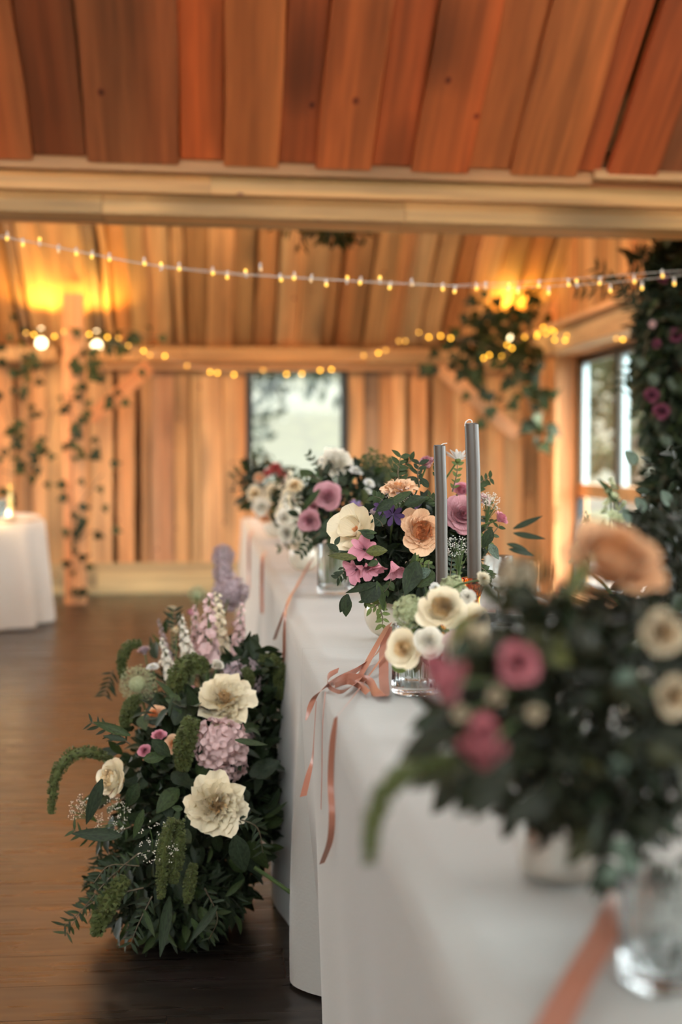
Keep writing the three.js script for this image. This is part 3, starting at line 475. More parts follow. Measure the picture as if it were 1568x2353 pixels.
// ---------- arrangements ----------
class Arrangement {
  constructor(name, label, category, base, group) { this.o = thing(name, label, category, base, group); this.base = base; this.stems = []; this.mouth = base.clone(); this.r = rngOf(Math.round(Math.abs(base.x * 991 + base.z * 577)) + 3); }
  loc(p) { return p.clone().sub(this.base); }
  stemTo(p, sag = 0.02, rad = 0.0022) { const a = this.loc(this.mouth), b = this.loc(p), m = a.clone().lerp(b, 0.55); m.y += sag; this.stems.push(tube([a, m, b], rad, 7, 4)); }
  bloom(kind, color, px, py, D, rpx, face, split = false, spin = null) {
    const p = at(px, py, D), m = flower(kind, color, this.o, split), f = face ? V(...face).normalize() : p.clone().sub(this.mouth).normalize().add(V(0, 0.1, 0.5)).normalize();
    m.position.copy(this.loc(p)); m.quaternion.copy(basis(f, rdir(this.r))); m.scale.setScalar(rpx * pxm(D)); if (spin !== null) m.rotateY(spin);
    this.stemTo(p); return m;
  }
  head(geo, mat, name, px, py, D, rpx, sy = 1) { const p = at(px, py, D), m = mesh(name, geo, mat, this.o), s = rpx * pxm(D); m.position.copy(this.loc(p)); m.quaternion.copy(basis(p.clone().sub(this.mouth).add(V(0, 0.1, 0.15)), rdir(this.r))); m.scale.set(s, s * sy, s); this.stemTo(p, 0.01, 0.003); return m; }
  spike(kind, color, p0, p1, D, name, mat2) { const a = at(...p0, D), b = at(...p1, D), m = mesh(name, pick(SPIKE[kind], this.r), PETAL[color], this.o), L = a.distanceTo(b); m.position.copy(this.loc(a)); m.quaternion.copy(basis(b.sub(a), rdir(this.r))); m.scale.setScalar(L); mesh('stem', spikeStem, mat2 ?? stemMat, m); this.stemTo(a); return m; }
  tassel(pts, D, rpx, seed) { const w = pts.map(([x, y, d]) => this.loc(at(x, y, d ?? D))); return mesh('amaranth_tassel', tasselGeo(w, rpx * pxm(D), seed), PETAL.tassel, this.o); }
  // single leaf whose base and tip stand at given places
  leaf(p0, p1, D, type, mat, up = [0, 0.3, 1], D1 = D) { const a = at(...p0, D), b = at(...p1, D1), m = mesh('leaf', pick(LEAF[type], this.r), mat, this.o); return setLeaf(m, this.loc(a), b.clone().sub(a), V(...up), a.distanceTo(b)); }
  // n leaves over an ellipsoid round (px, py, D) with half sizes in pixels (rx, ry) and metres (rd)
  fill(n, px, py, D, rx, ry, rd, size, types, mats, { out = 0.7, droop = 0.15, shell = 0.55, front = false } = {}) {
    const c = at(px, py, D), k = pxm(D), r = this.r;
    for (let i = 0; i < n; i++) {
      const d = rdir(r); if (front && d.z < -0.2) d.z *= -1;
      const t = shell + (1 - shell) * Math.cbrt(r()), p = V(c.x + d.x * rx * k * t, c.y + d.y * ry * k * t, c.z + d.z * rd * t), dir = d.clone().multiplyScalar(out).addScaledVector(rdir(r), 0.75).add(V(0, -droop, 0));
      const m = mesh('leaf', pick(LEAF[pick(types, r)], r), pick(mats, r), this.o);
      setLeaf(m, this.loc(p), dir, d.clone().add(V(0, 0.4, 0.2)), rr(size[0], size[1], r) * k);
    }
  }
  // leaves too many and small to tell apart
  stuff(n, px, py, D, rx, ry, rd, size, type, mat, shell = 0.2, droop = 0) {
    const c = at(px, py, D), k = pxm(D), r = this.r, m = new THREE.InstancedMesh(LEAF[type][0], mat, n), q = new THREE.Matrix4();
    m.name = 'foliage'; m.userData.kind = 'stuff'; m.castShadow = m.receiveShadow = true;
    for (let i = 0; i < n; i++) { const d = rdir(r), t = shell + (1 - shell) * Math.cbrt(r()), s = rr(size[0], size[1], r) * k; m.setMatrixAt(i, q.compose(this.loc(V(c.x + d.x * rx * k * t, c.y + d.y * ry * k * t, c.z + d.z * rd * t)), basis(d.clone().addScaledVector(rdir(r), 0.9).add(V(0, -droop, 0)), rdir(r)), V(s, s, s))); }
    this.o.add(m); return m;
  }
  // leafy twig through pixel points with leaves on both sides
  twig(pts, D, type, mat, size, n, { pair = true, rad = 0.0016, spread = 0.9, sm = twigMat } = {}) {
    const w = pts.map(([x, y, d]) => this.loc(at(x, y, d ?? D))), c = new THREE.CatmullRomCurve3(w), r = this.r, g = mesh('twig', tube(w, rad, Math.max(6, pts.length * 4), 4, (t) => 1.2 - 0.7 * t), sm, this.o);
    for (let i = 0; i < n; i++) for (const s of pair ? [-1, 1] : [i % 2 ? 1 : -1]) {
      const t = (i + 0.6) / n, o = c.getPointAt(t), tg = c.getTangentAt(t), side = V().crossVectors(tg, V(0, 0.2, 1)).normalize().multiplyScalar(s * spread).addScaledVector(rdir(r), 0.3);
      const m = mesh('leaf', pick(LEAF[type], r), mat, g); setLeaf(m, o, tg.clone().multiplyScalar(0.6).add(side), V(0, 0.4, 1).addScaledVector(rdir(r), 0.4), rr(0.75, 1.15, r) * size * pxm(D));
    }
    return g;
  }
  mist(px, py, D, rot, seed, n, h, w, ball, mat) { const k = misty(seed, n, h, w, ball), m = mesh('blossom_spray', k.dots, mat, this.o); m.userData.kind = 'stuff'; mesh('stem', k.stems, stemMat, m); m.position.copy(this.loc(at(px, py, D))); m.quaternion.copy(basis(V(...rot), V(0, 0, 1))); return m; }
  done(name = 'stems') { if (this.stems.length) mesh(name, merge(this.stems), stemMat, this.o); return this; }
}

// ---------- head table ----------
const TX0 = 0.20, TX1 = 0.95, TY = 0.732;
const weave = (() => { const n = noiser(91), m = noiser(92); return texture(256, 256, (u, v) => 0.5 + 0.3 * (n(u * 64, v * 60, 64, 60) - 0.5) + 0.3 * (m(u * 20, v * 64, 20, 64) - 0.5), false); })();
const linen = (r, g, b) => new THREE.MeshPhysicalMaterial({ color: lin(r, g, b), roughness: 0.85, sheen: 0.3, sheenColor: lin(0.6, 0.6, 0.6), sheenRoughness: 0.6, bumpMap: weave, bumpScale: 0.0006, transmission: 0.08, thickness: 0 });
const clothMat = linen(0.415, 0.415, 0.38);
const tableTopMat = new THREE.MeshStandardMaterial({ color: lin(0.45, 0.32, 0.2), roughness: 0.6 }), steel = new THREE.MeshStandardMaterial({ color: lin(0.12, 0.12, 0.12), roughness: 0.45, metalness: 0.8 });
const SEAMS = [0.72, 3.08, 4.16, 5.72, 7.62, 10.0];
const clothWords = ['under the large blurred bouquet', 'under the peach and cream bouquet', 'under the mauve roses', 'behind the mauve roses', 'at the window end'];
for (let i = 0; i < 5; i++) {
  const d0 = SEAMS[i] - (i ? 0.1 : 0), d1 = SEAMS[i + 1], flare = [-0.028, 0.022, 0.012, 0.03, 0.02][i], lift = 0.004 * (5 - i), seed = 11 + i * 17, r = rngOf(seed);
  const hem = [-0.003, 0.008, 0.09, 0.05, 0.03][i], fr = [2.1 + r(), 5.2 + r() * 2, 9 + r() * 4], ph = [r() * 6, r() * 6, r() * 6];
  const n = 72, pts = [];   // profile: left hem, up, over the top, down the right side
  const left = 16, top = 16, right = 8, N = left + top + right;
  const g = gridGeo(N, n, (u, v) => {
    const s = (u + 1) / 2 * N, d = d0 + (d1 - d0) * v;
    const crease = 0.0022 * Math.sin(d * fr[1] + ph[0]) + 0.0014 * Math.sin(d * fr[2] * 1.7 + ph[1]);
    if (s < left) {
      const t = 1 - s / left, k = t * t * (3 - 2 * t), y = TY + lift - t * (TY + lift - Math.max(hem, 0.004));
      const near = 1 - Math.min(1, v * (d1 - d0) / 0.13), edge = i ? 6 * near * near : 0, fold = 0.014 * Math.sin(d * fr[1] + ph[1]) + 0.009 * Math.sin(d * fr[2] + ph[2]);
      return [TX0 - lift * 0.4 - flare * k - fold * k - 0.006 * Math.sin(t * 3) + 0.017 * edge * Math.min(1, t * 3), y + (t < 0.06 ? crease : 0), -d];
    }
    if (s <= left + top) { const t = (s - left) / top; return [TX0 - lift * 0.4 + t * (TX1 - TX0 + 1.4 * lift), TY + lift + crease * Math.min(1, t * 8, (1 - t) * 8) + 0.0018 * Math.sin(t * 11 + d * 3), -d]; }
    const t = (s - left - top) / right; return [TX1 + lift + 0.03 * t + 0.015 * t * Math.sin(d * fr[1]), TY + lift - t * (TY + lift - 0.01), -d];
  });
  const uv = g.attributes.uv; for (let k = 0; k < uv.count; k++) uv.setXY(k, uv.getX(k) * 8, uv.getY(k) * (d1 - d0) * 4);
  // sits over a folding table
  const c = mesh('tablecloth', g, clothMat, scene); tag(c, 'floor-length ivory cloth on the head table, ' + clothWords[i], 'tablecloth');
  const tb = thing('folding_table', 'folding table beneath the ivory cloth ' + clothWords[i], 'table', V((TX0 + TX1) / 2, 0, -(SEAMS[i] + d1) / 2)), hl = (d1 - SEAMS[i]) / 2 - 0.01, hw = (TX1 - TX0) / 2 - 0.012;
  mesh('tabletop', box(-hw, hw, TY - 0.04, TY - 0.008, -hl, hl), tableTopMat, tb);
  for (const a of [-1, 1]) for (const b of [-1, 1]) mesh('leg', box(a * (hw - 0.06), a * (hw - 0.09), 0, TY - 0.04, b * (hl - 0.1), b * (hl - 0.13)), steel, tb);
}
const CT = TY + 0.0245;    // top of the cloths
// ---------- vases ----------
const glassMat = new THREE.MeshPhysicalMaterial({ color: lin(0.93, 0.97, 0.97), transmission: 1, thickness: 0.01, roughness: 0.02, ior: 1.47 });
const ceramic = new THREE.MeshPhysicalMaterial({ color: lin(0.80, 0.74, 0.60), roughness: 0.25, clearcoat: 0.5, clearcoatRoughness: 0.15, transmission: 0.2, thickness: 0 });
const waterMat = new THREE.MeshPhysicalMaterial({ color: lin(0.9, 0.96, 0.95), transmission: 1, thickness: 0.01, roughness: 0, ior: 1.33 });
function ribbedVase(label, base, r, h, category = 'vase') {
  const o = thing('ribbed_glass_vase', label, category, base), S = 96, prof = [[r * 0.94, 0], [r, 0.004], [r, h * 0.3], [r, h * 0.7], [r, h], [r - 0.0035, h], [r - 0.0035, h * 0.5], [r - 0.0035, 0.014], [0.0005, 0.011]];
  const g = new THREE.LatheGeometry([V(0.0005, 0.0003, 0), ...prof.map(([a, b]) => V(a, b, 0))].map((p) => new THREE.Vector2(p.x, p.y)), S), p = g.attributes.position;
  for (let i = 0; i < p.count; i++) { const q = Math.hypot(p.getX(i), p.getZ(i)); if (q > r * 0.98 && p.getY(i) > 0.002) { const a = Math.atan2(p.getZ(i), p.getX(i)), k = 1 + 0.02 * Math.cos(a * 24); p.setX(i, p.getX(i) * k); p.setZ(i, p.getZ(i) * k); } }
  g.computeVertexNormals(); mesh('glass', g, glassMat, o); return o;
}
function silverPot(label, base, r, h) {
  const o = thing('silver_pot', label, 'vase', base), g = new THREE.LatheGeometry([[0.0005, 0], [r * 0.86, 0], [r * 0.95, 0.004], [r, 0.012], [r * 1.02, h * 0.5], [r * 1.06, h - 0.004], [r * 1.09, h], [r * 1.05, h + 0.001], [r * 0.98, h * 0.5], [r * 0.93, 0.014], [0.0005, 0.012]].map((p) => new THREE.Vector2(...p)), 48);
  mesh('body', g, new THREE.MeshStandardMaterial({ color: lin(0.72, 0.68, 0.62), metalness: 1, roughness: 0.28 }), o); return o;
}
function globeVase(label, base, r) {
  const pts = [[0.001, 0], [r * 0.45, 0.0], [r * 0.62, 0.006]]; for (let i = 1; i < 15; i++) { const a = -Math.PI / 2 + 0.62 + i / 15 * (Math.PI - 1.15); pts.push([Math.cos(a) * r, r * 0.92 + Math.sin(a) * r * 1.05]); }
  pts.push([r * 0.5, r * 2.05], [r * 0.44, r * 2.05], [r * 0.42, r * 1.9]);
  const o = thing('globe_vase', label, 'vase', base); mesh('bowl', new THREE.LatheGeometry(pts.map((p) => new THREE.Vector2(...p)), 40), ceramic, o); return o;
}
const onTable = (px, py, D) => { const p = at(px, py, D); p.y = CT; return p; };
const vb1 = at(1292, 2040, 1.37); vb1.y = CT; silverPot('brushed silver pot under the large blurred pink and green bouquet', vb1, 0.044, 0.13);
const vb2 = at(957, 1590, 2.45); vb2.y = CT; ribbedVase('short ribbed glass vase beside the ribbon bow, holding cream flowers', vb2, 0.042, 0.12);
const vb3 = at(893, 1460, 3.24); vb3.y = CT; globeVase('round cream vase with ribbon under the sharp peach and cream bouquet', vb3, 0.056);
const vb4 = at(768, 1370, 4.25); vb4.y = CT; ribbedVase('tall ribbed glass vase of stems standing before the smaller globe vase', vb4, 0.049, 0.15);
const vb5 = at(698, 1300, 5.15); vb5.y = CT; globeVase('round cream vase behind the tall ribbed glass vase', vb5, 0.056);
const vb6 = at(632, 1230, 7.3); vb6.y = CT; globeVase('small round cream vase at the end of the head table by the window', vb6, 0.056);
const vb7 = at(1500, 1700, 2.05); vb7.y = CT; globeVase('round cream vase holding green-white snapdragons and grey eucalyptus', vb7, 0.055);
const vb8 = V(at(1525, 2250, 1.08).x, CT, -1.08); ribbedVase('clear ribbed glass tumbler standing next to the wide brown ribbon', vb8, 0.034, 0.085, 'tumbler');

// ---------- candles ----------
const waxMat = new THREE.MeshPhysicalMaterial({ color: lin(0.078, 0.064, 0.052), roughness: 0.38, clearcoat: 0.25, clearcoatRoughness: 0.3 });
const amber = new THREE.MeshPhysicalMaterial({ color: lin(1, 0.62, 0.2), transmission: 1, thickness: 0.01, roughness: 0.03, ior: 1.5, attenuationColor: lin(0.95, 0.45, 0.06), attenuationDistance: 0.03 });
const wickMat = new THREE.MeshStandardMaterial({ color: lin(0.75, 0.72, 0.66), roughness: 0.9 });
function candle(label, px, pyTop, pyBase, D, rad, hook, holderLabel) {
  const top = at(px, pyTop, D), y0 = at(px, pyBase, D).y, base = V(top.x, y0, top.z), o = thing('taper_candle', label, 'candle', base), h = top.y - y0;
  const prof = [[0.0005, 0], [rad * 0.98, 0], [rad, h * 0.3], [rad * 1.01, h * 0.7], [rad, h - 0.003], [rad * 0.86, h], [0.0005, h - 0.001]];
  const g = new THREE.LatheGeometry(prof.map((p) => new THREE.Vector2(...p)), 28), p = g.attributes.position; for (let i = 0; i < p.count; i++) { const y = p.getY(i); p.setX(i, p.getX(i) - 0.006 * (y / h) ** 2 + 0.0006 * Math.sin(y * 60)); } g.computeVertexNormals();
  mesh('wax', g, waxMat, o);
  const w = hook ? [V(-0.006, h - 0.002, 0), V(-0.006, h + 0.004, 0), V(-0.012, h + 0.006, 0.001), V(-0.018, h + 0.0015, 0.002), V(-0.0195, h - 0.006, 0.003)] : [V(-0.004, h - 0.002, 0), V(0.002, h + 0.002, 0.002), V(0.009, h + 0.003, 0.004)];
  mesh('wick', tube(w, 0.0012, 10, 5), wickMat, o);
  const hh = y0 - CT, s = thing('glass_candlestick', holderLabel, 'candlestick', V(top.x, CT, top.z)), R = rad;
  const hp = [[0.0005, 0], [0.038, 0], [0.04, 0.005], [0.03, 0.012], [0.012, 0.02], [0.009, hh * 0.35], [0.016, hh * 0.45], [0.009, hh * 0.55], [0.01, hh - 0.03], [R + 0.004, hh - 0.012], [R + 0.012, hh + 0.004], [R + 0.012, hh + 0.009], [R + 0.002, hh + 0.009], [R + 0.002, hh - 0.001], [0.0005, hh - 0.001]];
  mesh('stem', new THREE.LatheGeometry(hp.map((q) => new THREE.Vector2(...q)), 36), amber, s);
}
candle('taller grey taper candle with curled white wick before the peach bouquet', 1092, 972, 1338, 2.62, 0.0132, true, 'amber glass candlestick under the taller grey candle');
candle('shorter grey taper candle with flat top before the peach bouquet', 1017, 1022, 1395, 2.78, 0.0120, false, 'amber glass candlestick under the shorter grey candle, behind cream flowers');

// ---------- ribbons ----------
const satin = (r, g, b) => new THREE.MeshPhysicalMaterial({ color: lin(r, g, b), roughness: 0.38, sheen: 0.4, sheenColor: lin(0.8, 0.6, 0.5), sheenRoughness: 0.4, transmission: 0.12, thickness: 0 });
const rose = satin(0.42, 0.175, 0.115);
// strip along points, its width direction given at every point
function strip(points, widths, side, n = 40) {
  const c = new THREE.CatmullRomCurve3(points), s = new THREE.CatmullRomCurve3(side);
  return gridGeo(2, n, (u, v) => { const o = c.getPoint(v), w = s.getPoint(v).normalize(), k = widths[0] + (widths[1] - widths[0]) * v; return [o.x + w.x * u * k / 2, o.y + w.y * u * k / 2, o.z + w.z * u * k / 2]; });
}
function ribbon(o, name, pts, w, sides, mat = rose) { const p = pts.map(([x, y, d]) => { let q = at(x, y, d); for (let k = 0; k < 200 && q.x > 0.186 && q.y < CT + 0.007 && q.x < TX1; k++) q = at(x, y, d *= 0.997); return q.sub(o.position); }); mesh(name, strip(p, Array.isArray(w) ? w : [w, w], sides.map((s) => V(...s))), mat, o); }
{
  const o = thing('silk_ribbon', 'dusty rose silk ribbon tied in a loose bow, tails hanging over the table edge', 'ribbon', at(800, 1580, 2.6));
  ribbon(o, 'loop', [[893, 1435, 2.95], [862, 1490, 2.82], [835, 1540, 2.68], [810, 1577, 2.6], [782, 1590, 2.56], [757, 1578, 2.56], [757, 1552, 2.58], [778, 1540, 2.62]], [0.02, 0.011], [[0.7, 0.5, 0.1], [0.8, 0.45, 0.1], [0.8, 0.4, 0.2], [0.5, 0.5, 0.6], [0, 0.6, 0.8], [0.1, 0.7, 0.7], [-0.1, 0.9, 0.3], [0.2, 0.9, 0.3]]);
  ribbon(o, 'loop', [[898, 1450, 2.98], [868, 1500, 2.86], [820, 1540, 2.72], [775, 1562, 2.6], [745, 1580, 2.56], [720, 1608, 2.53], [703, 1655, 2.52]], [0.016, 0.014], [[0.6, 0.6, 0.1], [0.7, 0.6, 0.1], [0.3, 0.9, 0.2], [0.2, 0.9, 0.3], [0.5, 0.7, 0.3], [0.8, 0.4, 0.3], [0.15, 0.1, 0.9]]);
  ribbon(o, 'loop', [[765, 1570, 2.58], [800, 1555, 2.62], [840, 1560, 2.6], [865, 1592, 2.56], [880, 1600, 2.56], [882, 1550, 2.66], [885, 1480, 2.85], [897, 1440, 2.97]], [0.013, 0.02], [[0, 0.8, 0.4], [0.1, 0.9, 0.3], [0.4, 0.8, 0.2], [0.7, 0.5, 0.2], [0.9, 0.1, 0.3], [1, 0, 0.2], [1, 0, 0.1], [1, 0.1, 0.1]]);
  ribbon(o, 'loop', [[770, 1575, 2.58], [800, 1566, 2.6], [826, 1575, 2.57], [846, 1592, 2.56]], 0.012, [[0, 0.8, 0.4], [0.1, 0.9, 0.3], [0.4, 0.8, 0.2], [0.6, 0.6, 0.2]]);
  ribbon(o, 'tail', [[727, 1610, 2.53], [722, 1690, 2.52], [718, 1745, 2.52], [708, 1785, 2.5], [697, 1830, 2.48]], [0.009, 0.013], [[0.15, 0, 1], [0.1, 0, 1], [0.3, 0, 0.9], [0.8, 0.2, 0.5], [1, 0.3, 0.3]]);
  ribbon(o, 'tail', [[772, 1648, 2.4], [764, 1710, 2.38], [760, 1800, 2.38], [763, 1870, 2.38], [760, 1925, 2.37], [740, 1985, 2.34]], 0.0105, [[0.4, 0.5, 0.6], [0.8, 0, 0.5], [0.9, 0, 0.4], [0.9, 0, 0.4], [0.95, 0.1, 0.3], [0.9, 0.4, 0.3]]);
  ribbon(o, 'tail', [[890, 1495, 2.75], [850, 1550, 2.62], [815, 1597, 2.5], [776, 1645, 2.42]], [0.011, 0.002], [[0.6, 0.5, 0.3], [0.6, 0.4, 0.5], [0.3, 0.2, 0.8], [0.3, 0.2, 0.9]]);
  ribbon(o, 'tail', [[748, 1590, 2.56], [742, 1660, 2.55], [740, 1780, 2.55], [738, 1860, 2.55]], 0.006, [[0.3, 0, 1], [0.25, 0, 1], [0.25, 0, 1], [0.2, 0, 1]]);
  const q = thing('silk_ribbon', 'dusty rose ribbon dropping from the smaller globe vase over the table edge', 'ribbon', at(690, 1320, 4.9));
  ribbon(q, 'tail', [[722, 1280, 5.05], [690, 1335, 4.9], [664, 1385, 4.2], [655, 1420, 4.12], [653, 1490, 4.1], [652, 1540, 4.1], [632, 1588, 4.05]], 0.014, [[0.7, 0.5, 0.2], [0.7, 0.4, 0.4], [0.4, 0.3, 0.8], [0.4, 0.1, 0.9], [0.5, 0, 0.8], [0.7, 0.1, 0.6], [1, 0.3, 0.3]]);
  ribbon(q, 'tail', [[712, 1290, 5.05], [680, 1350, 4.6], [658, 1390, 4.2], [648, 1420, 4.12], [631, 1470, 4.1]], 0.012, [[0.7, 0.5, 0.2], [0.7, 0.4, 0.4], [0.4, 0.3, 0.8], [0.5, 0.2, 0.8], [0.9, 0.3, 0.3]]);
  for (const [px, y0, y1, D, l] of [[603, 1285, 1410, 5.75, 'thin rose ribbon hanging down the cloth next to the floor flowers'], [573, 1235, 1400, 7.65, 'thin rose ribbon hanging down the cloth at the window end of the head table']]) { const t = thing('silk_ribbon', l, 'ribbon', at(px, y0, D - 0.03)); ribbon(t, 'tail', [[px + 9, y0 - 18, D], [px, y0 + 5, D - 0.03], [px - 1, (y0 + y1) / 2, D - 0.03], [px + 1, y1, D - 0.03]], 0.018, [[0.6, 0.2, 0.5], [0.7, 0, 0.6], [0.7, 0, 0.6], [0.7, 0, 0.6]]); }
  const n = thing('silk_ribbon', 'wide brownish rose ribbon sloping down from the large blurred bouquet', 'ribbon', at(1440, 2040, 1.2));
  ribbon(n, 'tail', [[1445, 2030, 1.25], [1400, 2130, 1.13], [1340, 2230, 1.05], [1280, 2340, 0.99], [1240, 2440, 0.96]], 0.034, [[0.9, 0.3, 0.2], [0.9, 0.3, 0.2], [0.9, 0.35, 0.2], [0.9, 0.35, 0.2], [0.9, 0.35, 0.2]]);
}

// ---------- flower arrangements on the head table ----------
const G = GREEN;
{ // large blurred bouquet, close to the camera
  const a = new Arrangement('flower_arrangement', 'large soft-focus bouquet of pink and peach roses with dark greenery in a silver pot', 'flowers', V(vb1.x, CT + 0.02, vb1.z)); a.mouth = V(vb1.x, CT + 0.14, vb1.z);
  const D = 1.22;
  a.fill(220, 1320, 1630, D, 330, 270, 0.13, [70, 130], ['oval', 'oval', 'round', 'lance'], [G.shadedDeep, G.shadedDeep, G.shadedDeep, G.deep, G.shadedOlive], { shell: 0.35 });
  a.stuff(900, 1340, 1660, D, 300, 260, 0.12, [50, 90], 'oval', G.shadedDeep, 0.1);
  a.fill(60, 1190, 1420, 1.1, 180, 95, 0.05, [50, 100], ['oval', 'lance'], [G.shadedOlive, G.olive, G.shadedMid, G.deep]);
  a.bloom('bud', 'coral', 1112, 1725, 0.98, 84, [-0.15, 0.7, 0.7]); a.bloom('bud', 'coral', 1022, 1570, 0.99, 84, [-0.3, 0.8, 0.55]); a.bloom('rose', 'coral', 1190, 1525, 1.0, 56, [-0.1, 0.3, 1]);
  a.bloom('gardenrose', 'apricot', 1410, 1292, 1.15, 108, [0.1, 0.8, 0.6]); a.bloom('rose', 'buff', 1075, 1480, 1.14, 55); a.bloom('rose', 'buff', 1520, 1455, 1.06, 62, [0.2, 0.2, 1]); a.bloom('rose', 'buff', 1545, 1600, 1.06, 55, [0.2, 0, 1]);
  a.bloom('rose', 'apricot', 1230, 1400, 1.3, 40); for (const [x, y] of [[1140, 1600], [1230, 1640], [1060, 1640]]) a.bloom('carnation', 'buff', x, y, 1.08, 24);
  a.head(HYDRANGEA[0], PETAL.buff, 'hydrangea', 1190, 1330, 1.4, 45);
  a.tassel([[1040, 1740], [950, 1765], [890, 1810], [858, 1890], [848, 1985]], 1.06, 22, 71);
  a.leaf([1050, 1680], [905, 1740], 1.06, 'oval', G.shadedDeep, [0, 0.8, 0.6]); a.leaf([1080, 1760], [930, 1800], 1.06, 'oval', G.shadedOlive, [0.1, 0.9, 0.5]); a.leaf([1100, 1780], [1050, 1890], 1.06, 'oval', G.shadedMid); a.leaf([1240, 1810], [1150, 1905], 1.06, 'lance', G.shadedDeep); a.leaf([1150, 1720], [1090, 1880], 1.06, 'oval', G.shadedDeep);
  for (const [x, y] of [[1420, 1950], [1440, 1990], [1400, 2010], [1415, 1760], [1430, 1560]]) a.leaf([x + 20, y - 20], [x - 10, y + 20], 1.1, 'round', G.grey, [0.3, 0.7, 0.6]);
  a.fill(60, 1490, 1940, 1.2, 120, 130, 0.06, [50, 100], ['oval', 'lance'], [G.shadedDeep, G.deep, G.shadedDeep], { droop: 0.6 });
  a.fill(12, 1530, 2130, 1.1, 60, 70, 0.03, [50, 80], ['lance'], [G.deep, G.shadedMid], { droop: 0.6 });
  a.stems.push(...[-1, 0, 1, 2, 3].map((k) => tube([V(0.006 * k - 0.006, 0.0, 0.008 * ((k % 2) - 0.3)), V(0.004 * k, 0.06, 0), V(0.01 * k - 0.01, 0.14, 0)], 0.0028, 4, 5)));
  a.done();
}
{ // cream flowers in the short glass vase
  const a = new Arrangement('flower_arrangement', 'small bunch of cream roses and scabious in a short ribbed glass vase', 'flowers', V(vb2.x, CT + 0.016, vb2.z)); a.mouth = V(vb2.x, CT + 0.12, vb2.z);
  a.bloom('rose', 'cream', 930, 1490, 2.14, 52, [-0.5, 0.1, 1]); a.bloom('gardenrose', 'cream', 1015, 1402, 2.15, 52, [-0.1, 0.5, 1]); a.bloom('rose', 'ivory', 985, 1475, 2.1, 42, [0, 0.1, 1]); a.bloom('rose', 'blush', 1050, 1490, 2.1, 50); a.bloom('carnation', 'ivory', 1075, 1372, 2.25, 22); a.bloom('rose', 'cream', 1090, 1425, 2.15, 44);
  a.head(HYDRANGEA[1], PETAL.lime, 'hydrangea', 940, 1405, 2.34, 34); a.head(HYDRANGEA[0], PETAL.lime, 'hydrangea', 1040, 1355, 2.4, 30); a.bloom('carnation', 'white', 1000, 1352, 2.36, 16);
  a.head(ALLIUM, PETAL.plum, 'scabious', 1057, 1420, 2.2, 15); a.bloom('carnation', 'cream', 1110, 1330, 2.3, 20);
  a.leaf([955, 1470], [968, 1520], 2.22, 'oval', G.mid); a.leaf([935, 1535], [900, 1530], 2.25, 'round', G.light); a.leaf([960, 1440], [975, 1500], 2.21, 'oval', G.dark);
  a.fill(60, 1010, 1455, 2.38, 100, 80, 0.06, [26, 46], ['oval', 'small'], [G.olive, G.mid, G.light], { shell: 0.4 });
  a.stems.push(...[-2, -1, 0, 1, 2, 3].map((k) => tube([V(0.008 * k, 0.0, 0.01 * ((k * 7 % 5) / 2 - 1)), V(0.006 * k, 0.05, 0), V(0.008 * k - 0.002, 0.12, 0)], 0.0024, 4, 5)));
  a.done();
}
